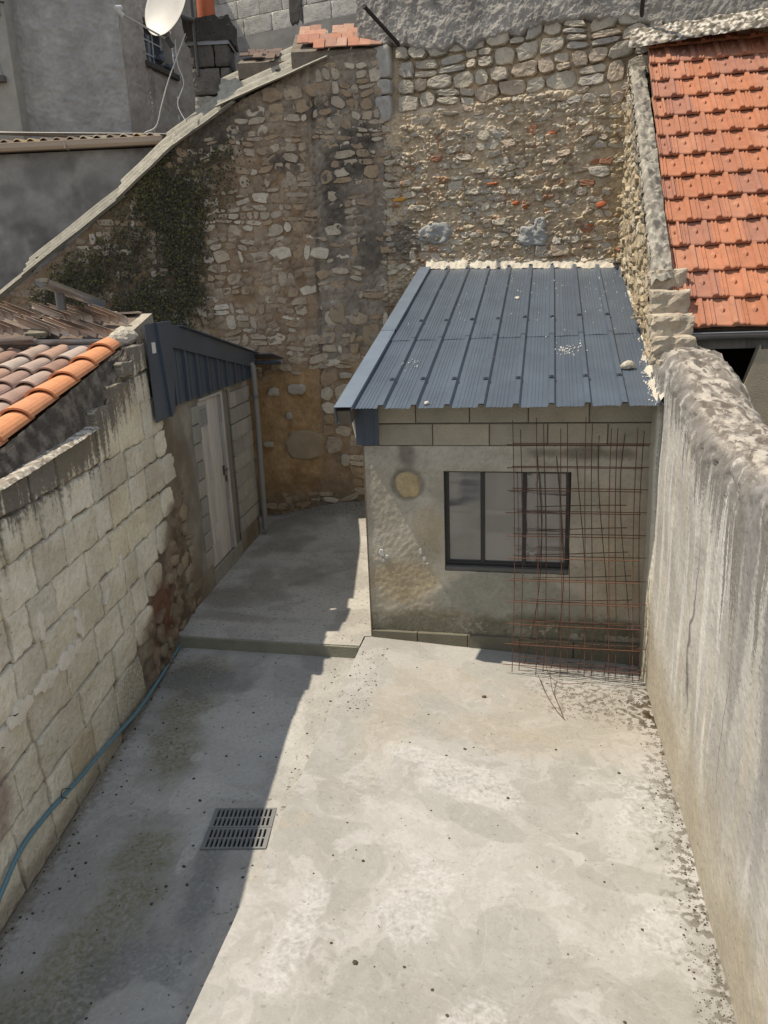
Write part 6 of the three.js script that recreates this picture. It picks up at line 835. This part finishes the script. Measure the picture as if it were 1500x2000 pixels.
// lean-to roof with its beige gutter, in front of the grey house
{
  const t = thing('lean_to', 'shaded lean-to wall with beige gutter and wavy old tiles, below grey house', 'building', blPos(-4.6, 0, -0.5), BLt);
  mesh('rendered_wall', field(-2.4, 1.5, -0.3, 5.62, 120, 180, (u, v) => -0.1 + 0.01 * fbm(u * 5, v * 5, 4), (u, v) => { const k = fbm(u * 2.5, v * 2.5, 4), s = 1 + 0.16 * fbm(u * 15, v * 15, 3); let c = mix3([0.22, 0.21, 0.195], [0.32, 0.305, 0.28], sm(-0.3, 0.3, k)); c = mix3(c, [0.1, 0.095, 0.085], 0.6 * sm(0.05, 0.3, fbm(u * 1.5 + 5, v * 1.5, 4))); return [c[0] * s, c[1] * s, c[2] * s]; }), mat([1, 1, 1], { vertexColors: true, grain: G.cement, bs: 0.01 }), t);
  part('wall_core', box(-6.4, -0.4, -0.35, 1.5, 5.6, -0.12), mat([0.26, 0.25, 0.23], { grain: G.cement }), t);
  const gut = mat([0.42, 0.33, 0.25], { roughness: 0.5 }); const pf = [[-0.06, 0.035], [-0.055, -0.02], [-0.03, -0.055], [0.03, -0.055], [0.055, -0.02], [0.06, 0.04], [0.07, 0.045], [0.072, 0.035], [0.066, 0.03], [0.06, -0.025], [0.033, -0.061], [-0.033, -0.061], [-0.062, -0.022], [-0.066, 0.035]];
  const g = prism(pf.map(([a, b]) => [a, b]).reverse(), -2.3, 1.33); g.rotateY(Math.PI / 2); const p = g.attributes.position; for (let i = 0; i < p.count; i++) { p.setZ(i, -p.getZ(i)); } { const ar = p.array; for (let i = 0; i < p.count; i += 3) for (let c = 0; c < 3; c++) { const q = ar[(i + 1) * 3 + c]; ar[(i + 1) * 3 + c] = ar[(i + 2) * 3 + c]; ar[(i + 2) * 3 + c] = q; } } g.computeVertexNormals(); g.translate(0, 5.7, 0.0); part('gutter', g, gut, t);
  part('gutter_joint', box(-0.14, 5.63, -0.07, -0.11, 5.745, 0.075), gut, t); part('gutter_end', box(1.325, 5.64, -0.066, 1.335, 5.745, 0.07), gut, t);
  // wavy tiles, seen almost edge on
  const tm = [[0.3, 0.235, 0.15], [0.38, 0.29, 0.16], [0.24, 0.19, 0.14], [0.34, 0.3, 0.22]].map((c) => mat(c, { grain: G.clay, bs: 0.008 }));
  for (let k = 0; k < 18; k++) { const P = [], I = [], u0 = -2.3 + k * 0.2, n = 10; for (let j = 0; j <= 4; j++) for (let i = 0; i <= n; i++) { const f = i / n; P.push(u0 + f * 0.205, 5.775 + 0.028 * Math.sin(f * 6.2832) + 0.006 * noise(u0 * 3 + f, j) + j * 0.05, 0.03 - j * 0.4); } for (let j = 0; j < 4; j++) for (let i = 0; i < n; i++) { const a = j * (n + 1) + i; I.push(a, a + 1, a + n + 2, a, a + n + 2, a + n + 1); } const o = P.length / 3; for (let i = 0; i <= n; i++) P.push(P[3 * i], P[3 * i + 1] - 0.016, P[3 * i + 2]); for (let i = 0; i < n; i++) I.push(o + i, o + i + 1, i + 1, o + i, i + 1, i); const q = new THREE.BufferGeometry(); q.setAttribute('position', new THREE.Float32BufferAttribute(P, 3)); q.setIndex(I); q.computeVertexNormals(); part('wavy_tile', q, pick(tm), t); }
  part('roof_core', prism([[-0.02, 5.64], [1.75, 5.64], [1.75, 5.92], [-0.02, 5.73]], -2.4, 1.4).rotateY(Math.PI / 2), mat([0.08, 0.07, 0.06], { side: THREE.DoubleSide }), t);
  part('flashing', merge([rod([-2.4, 6.22, -1.2], [0.0, 6.03, -1.2], 0.03, 6), rod([0.0, 6.03, -1.2], [1.5, 5.99, -1.2], 0.03, 6), rod([-2.4, 6.1, -0.7], [1.5, 5.9, -0.7], 0.022, 6)]), mat([0.13, 0.125, 0.12], { roughness: 0.5, metalness: 0.4 }), t);
}
// satellite dish and its cables
{
  const t = thing('satellite_dish', 'pale streaked satellite dish on an arm beside the chimney', 'satellite dish', blPos(-2.72, 6.6, -0.35), BLt);
  const dm = mat([0.6, 0.59, 0.54], { grain: G.metal, bs: 0.001, roughness: 0.5 });
  const pts = []; for (let k = 0; k <= 10; k++) { const r = 0.44 * k / 10; pts.push(new THREE.Vector2(r, 0.32 * r * r)); } for (let k = 10; k >= 0; k--) { const r = 0.445 * k / 10; pts.push(new THREE.Vector2(r, 0.32 * r * r - 0.008)); }
  const d = new THREE.LatheGeometry(pts, 40); d.rotateX(Math.PI / 2); d.scale(0.88, 1, 1); d.rotateX(-0.32); d.rotateY(-0.5); d.translate(-0.2, 0.72, 0.1); part('dish', d, dm, t);
  part('arm', merge([rod([-0.26, 0.3, 0.2], [-0.74, 0.52, 0.5], 0.013, 8)]), mat([0.3, 0.3, 0.29], { roughness: 0.5 }), t);
  part('receiver', merge([rod([-0.72, 0.5, 0.48], [-0.82, 0.6, 0.54], 0.03, 12), rod([-0.8, 0.575, 0.53], [-0.74, 0.6, 0.47], 0.04, 12, 0.034)]), mat([0.5, 0.5, 0.49], { roughness: 0.45 }), t);
  part('bracket', merge([rod([-0.06, 0.62, 0.0], [0.1, 0.6, -0.1], 0.03, 10), rod([0.08, -0.1, -0.1], [0.08, 1.0, -0.1], 0.022, 10), rod([-0.24, 0.3, 0.2], [-0.2, 0.22, 0.12], 0.04, 8)]), mat([0.08, 0.08, 0.08], { roughness: 0.6, metalness: 0.4 }), t);
}
const cab = mat([0.55, 0.55, 0.53], { roughness: 0.6 });
const cable = (label, pts, r) => { const o = part('cable', tube(pts.map((p) => blPos(...p)), r, 60, 6), cab); o.userData = { label, category: 'cable', group: 'cables hanging from the dish' }; };
cable('white cable curving from the dish bracket down to the lean-to gutter', [[-2.72, 6.98, -0.25], [-2.85, 6.7, -0.2], [-3.05, 6.4, -0.3], [-3.2, 6.1, -0.35], [-3.32, 5.86, -0.4], [-3.5, 5.78, -0.4]], 0.008);
cable('thin white cable hanging from the dish to the corrugated sheets', [[-2.86, 6.9, -0.2], [-2.86, 6.6, -0.2], [-2.8, 6.35, -0.2], [-2.92, 6.1, -0.22], [-2.82, 5.86, -0.15], [-2.78, 5.78, -0.12]], 0.006);

// ---------------------------------------------------------------- small things in the yard
{
  const pts = [[3.72, -0.1, 0.03], [3.3, -0.1, 0.035], [2.8, -0.085, 0.05], [2.24, -0.06, 0.055], [1.85, -0.01, 0.05], [1.47, 0.04, 0.045], [1.03, 0.09, 0.04], [0.61, 0.15, 0.035], [0.28, 0.165, 0.035], [-0.02, 0.1, 0.05], [-0.4, -0.05, 0.06], [-1, -0.11, 0.07]];
  const o = part('hose', tube(pts.map((p) => at(LWo, LWt, ...p)), 0.015, 120, 10), mat([0.1, 0.2, 0.245], { roughness: 0.45 })); o.userData = { label: 'blue-grey hose running along the foot of the ashlar wall', category: 'hose' };
  const w = part('hose_tie', tube([[0.95, 0.1, 0.05], [0.85, 0.17, 0.045], [0.8, 0.15, 0.05], [0.86, 0.09, 0.055]].map((p) => at(LWo, LWt, ...p)), 0.003, 20, 5), iron); w.userData = { label: 'bent dark wire tie by the hose on the left wall', category: 'wire' };
}
// ivy over the shaded wall, under the sheets
{
  const t = thing('ivy', 'dark ivy mat covering the shaded wall below the corrugated sheets', 'ivy', blPos(-3.4, 3.0, 0.02), BLt);
  const cols = [[0.04, 0.04, 0.018], [0.028, 0.03, 0.014], [0.055, 0.05, 0.024], [0.055, 0.042, 0.026], [0.1, 0.095, 0.022]];
  const P = [], C = [];
  const dens = (u, v) => Math.max(blob(u, v, -3.1, 4.75, 0.65, 0.65, 0.4, 0.7, 0.45, 2.5), blob(u, v, -3.0, 4.0, 0.35, 0.7, 0.1, 0.7, 0.45, 2.5), 0.7 * blob(u, v, -3.9, 4.1, 0.8, 0.45, 0.6, 0.9, 0.5, 2.5), 0.6 * blob(u, v, -2.45, 5.2, 0.5, 0.35, 0, 0.8, 0.5, 3), blob(u, v, -3.55, 3.3, 0.7, 0.45, 0, 0.8, 0.5, 3), blob(u, v, -4.7, 3.6, 0.6, 0.4, 0.5, 0.8, 0.5, 3));
  for (let k = 0; k < 48000; k++) {
    const u = rr(-5.4, -1.8), v = rr(2.9, 5.6); if (v > BLtop(u) + 0.0 || rnd() > dens(u, v) * dens(u, v) * 0.75) continue;
    const s = rr(0.011, 0.024), a = rr(0, 6.28), tl = rr(-0.9, 0.5), z = rr(0.03, 0.075), c = v > BLtop(u) - 0.35 && u < -3.2 && rnd() < 0.4 ? cols[4] : pick(cols), q = 0.75 + 0.5 * rnd();
    const e = new THREE.Euler(tl, rr(-0.7, 0.7), a), pt = [V(0, -s, 0), V(s * 0.8, 0, s * 0.15), V(0, s, 0), V(-s * 0.8, 0, s * 0.15)].map((w) => w.applyEuler(e).add(V(u + 3.4, v - 3.0, z)));
    for (const i of [0, 1, 2, 0, 2, 3]) { P.push(pt[i].x, pt[i].y, pt[i].z); C.push(c[0] * q, c[1] * q, c[2] * q); }
  }
  const g = new THREE.BufferGeometry(); g.setAttribute('position', new THREE.Float32BufferAttribute(P, 3)); g.setAttribute('color', new THREE.Float32BufferAttribute(C, 3)); g.computeVertexNormals();
  stuff(mesh('foliage', g, new THREE.MeshPhysicalMaterial({ vertexColors: true, roughness: 0.7, side: THREE.DoubleSide }), t));
  for (let k = 0; k < 4; k++) { const u = -3.7 + k * 0.3; part('stem', tube([[u + 3.4, 0, 0.03], [u + 3.4 + rr(-0.2, 0.2), 0.7, 0.03], [u + 3.4 + rr(-0.3, 0.3), 1.5, 0.03]], 0.008, 14, 5), mat([0.06, 0.045, 0.03]), t); }
}
// crumbs of moss and soil on the slab, thickest in the corner and along the right wall
{
  const P = [], I = [], dark = [];
  const clod = (x, z, s, list) => { const g = new THREE.IcosahedronGeometry(1, 0), p = g.attributes.position; const sd = rnd() * 50; for (let i = 0; i < p.count; i++) { const k = 1 + 0.5 * noise(p.getX(i) * 2 + sd, p.getY(i) * 2 + p.getZ(i) * 3); p.setXYZ(i, p.getX(i) * k * s * rr(0.95, 1.1), p.getY(i) * k * s * 0.35, p.getZ(i) * k * s); } g.rotateY(rr(0, 6)); g.translate(x, slabY(x, z) + s * 0.25, z); g.computeVertexNormals(); list.push(metreUV(g)); };
  for (let k = 0; k < 1700; k++) { const c = rnd(); const x = mix(0.0, 0.93, Math.pow(rnd(), 0.6)), z = -5.95 + 0.45 * (rnd() + rnd() - 1) + 0.1; if (fbm(x * 7, z * 7, 3) < 0.02 && rnd() < 0.85) continue; clod(x, z, 0.002 + 0.009 * rnd() * rnd() * rnd(), dark); }
  for (let k = 0; k < 1500; k++) { const z = rr(-6.2, -2.2), x = 0.925 - 0.16 * Math.pow(rnd(), 2.2); if (fbm(z * 5, 3, 3) < -0.08 && rnd() < 0.8) continue; clod(x, z, 0.002 + 0.01 * rnd() * rnd() * rnd(), dark); }
  for (let k = 0; k < 120; k++) clod(rr(-1.4, 0.85), rr(-6.3, -2.2), 0.003 + 0.008 * Math.pow(rnd(), 3), dark);
  for (const [x, z, s] of [[-0.47, -5.7, 0.02], [0.57, -4.86, 0.012], [-0.55, -4.9, 0.014], [-0.9, -2.9, 0.016], [-0.2, -4.4, 0.012]]) clod(x, z, s, dark);
  for (let k = 0; k < 120; k++) clod(rr(-1.68, -1.4), rr(-6.4, -5.2), 0.003 + 0.008 * rnd() * rnd(), dark);
  const o = mesh('moss_crumbs', merge(dark), mat([0.075, 0.06, 0.04], { grain: G.stone })); o.userData = { label: 'dark crumbs of dry moss and soil strewn on the slab by right wall', category: 'debris', kind: 'stuff' };
  const lst = []; for (let k = 0; k < 420; k++) { const x0 = rr(-3.7, -1.75), z = rr(-6.4, -1.8); if (x0 < -2.95 + (z + 2.844) * 0.201) continue; if (rnd() < 0.5 && x0 < -1.95) continue; const g = new THREE.IcosahedronGeometry(1, 0), s = 0.003 + 0.009 * Math.pow(rnd(), 3); g.scale(s, s * 0.5, s * rr(0.7, 1.4)); g.rotateY(rr(0, 6)); g.translate(x0, stripY(z) + s * 0.2, z); lst.push(metreUV(g)); }
  for (let k = 0; k < 420; k++) { const s0 = rr(-0.5, 3.7), p = at(LWo, LWt, s0, 0, 0.02 + 0.3 * Math.pow(rnd(), 2.4)), g = new THREE.IcosahedronGeometry(1, 0), s = 0.002 + 0.009 * Math.pow(rnd(), 5); g.scale(s, s * 0.6, s); g.translate(p[0], stripY(p[2]) + s * 0.2, p[2]); lst.push(metreUV(g)); }
  const o2 = mesh('soil_crumbs', merge(lst), mat([0.055, 0.048, 0.04], { grain: G.stone })); o2.userData = { label: 'scattered dark soil crumbs on the shaded lower strip', category: 'debris', kind: 'stuff' };
}
renderer.render(scene, camera);
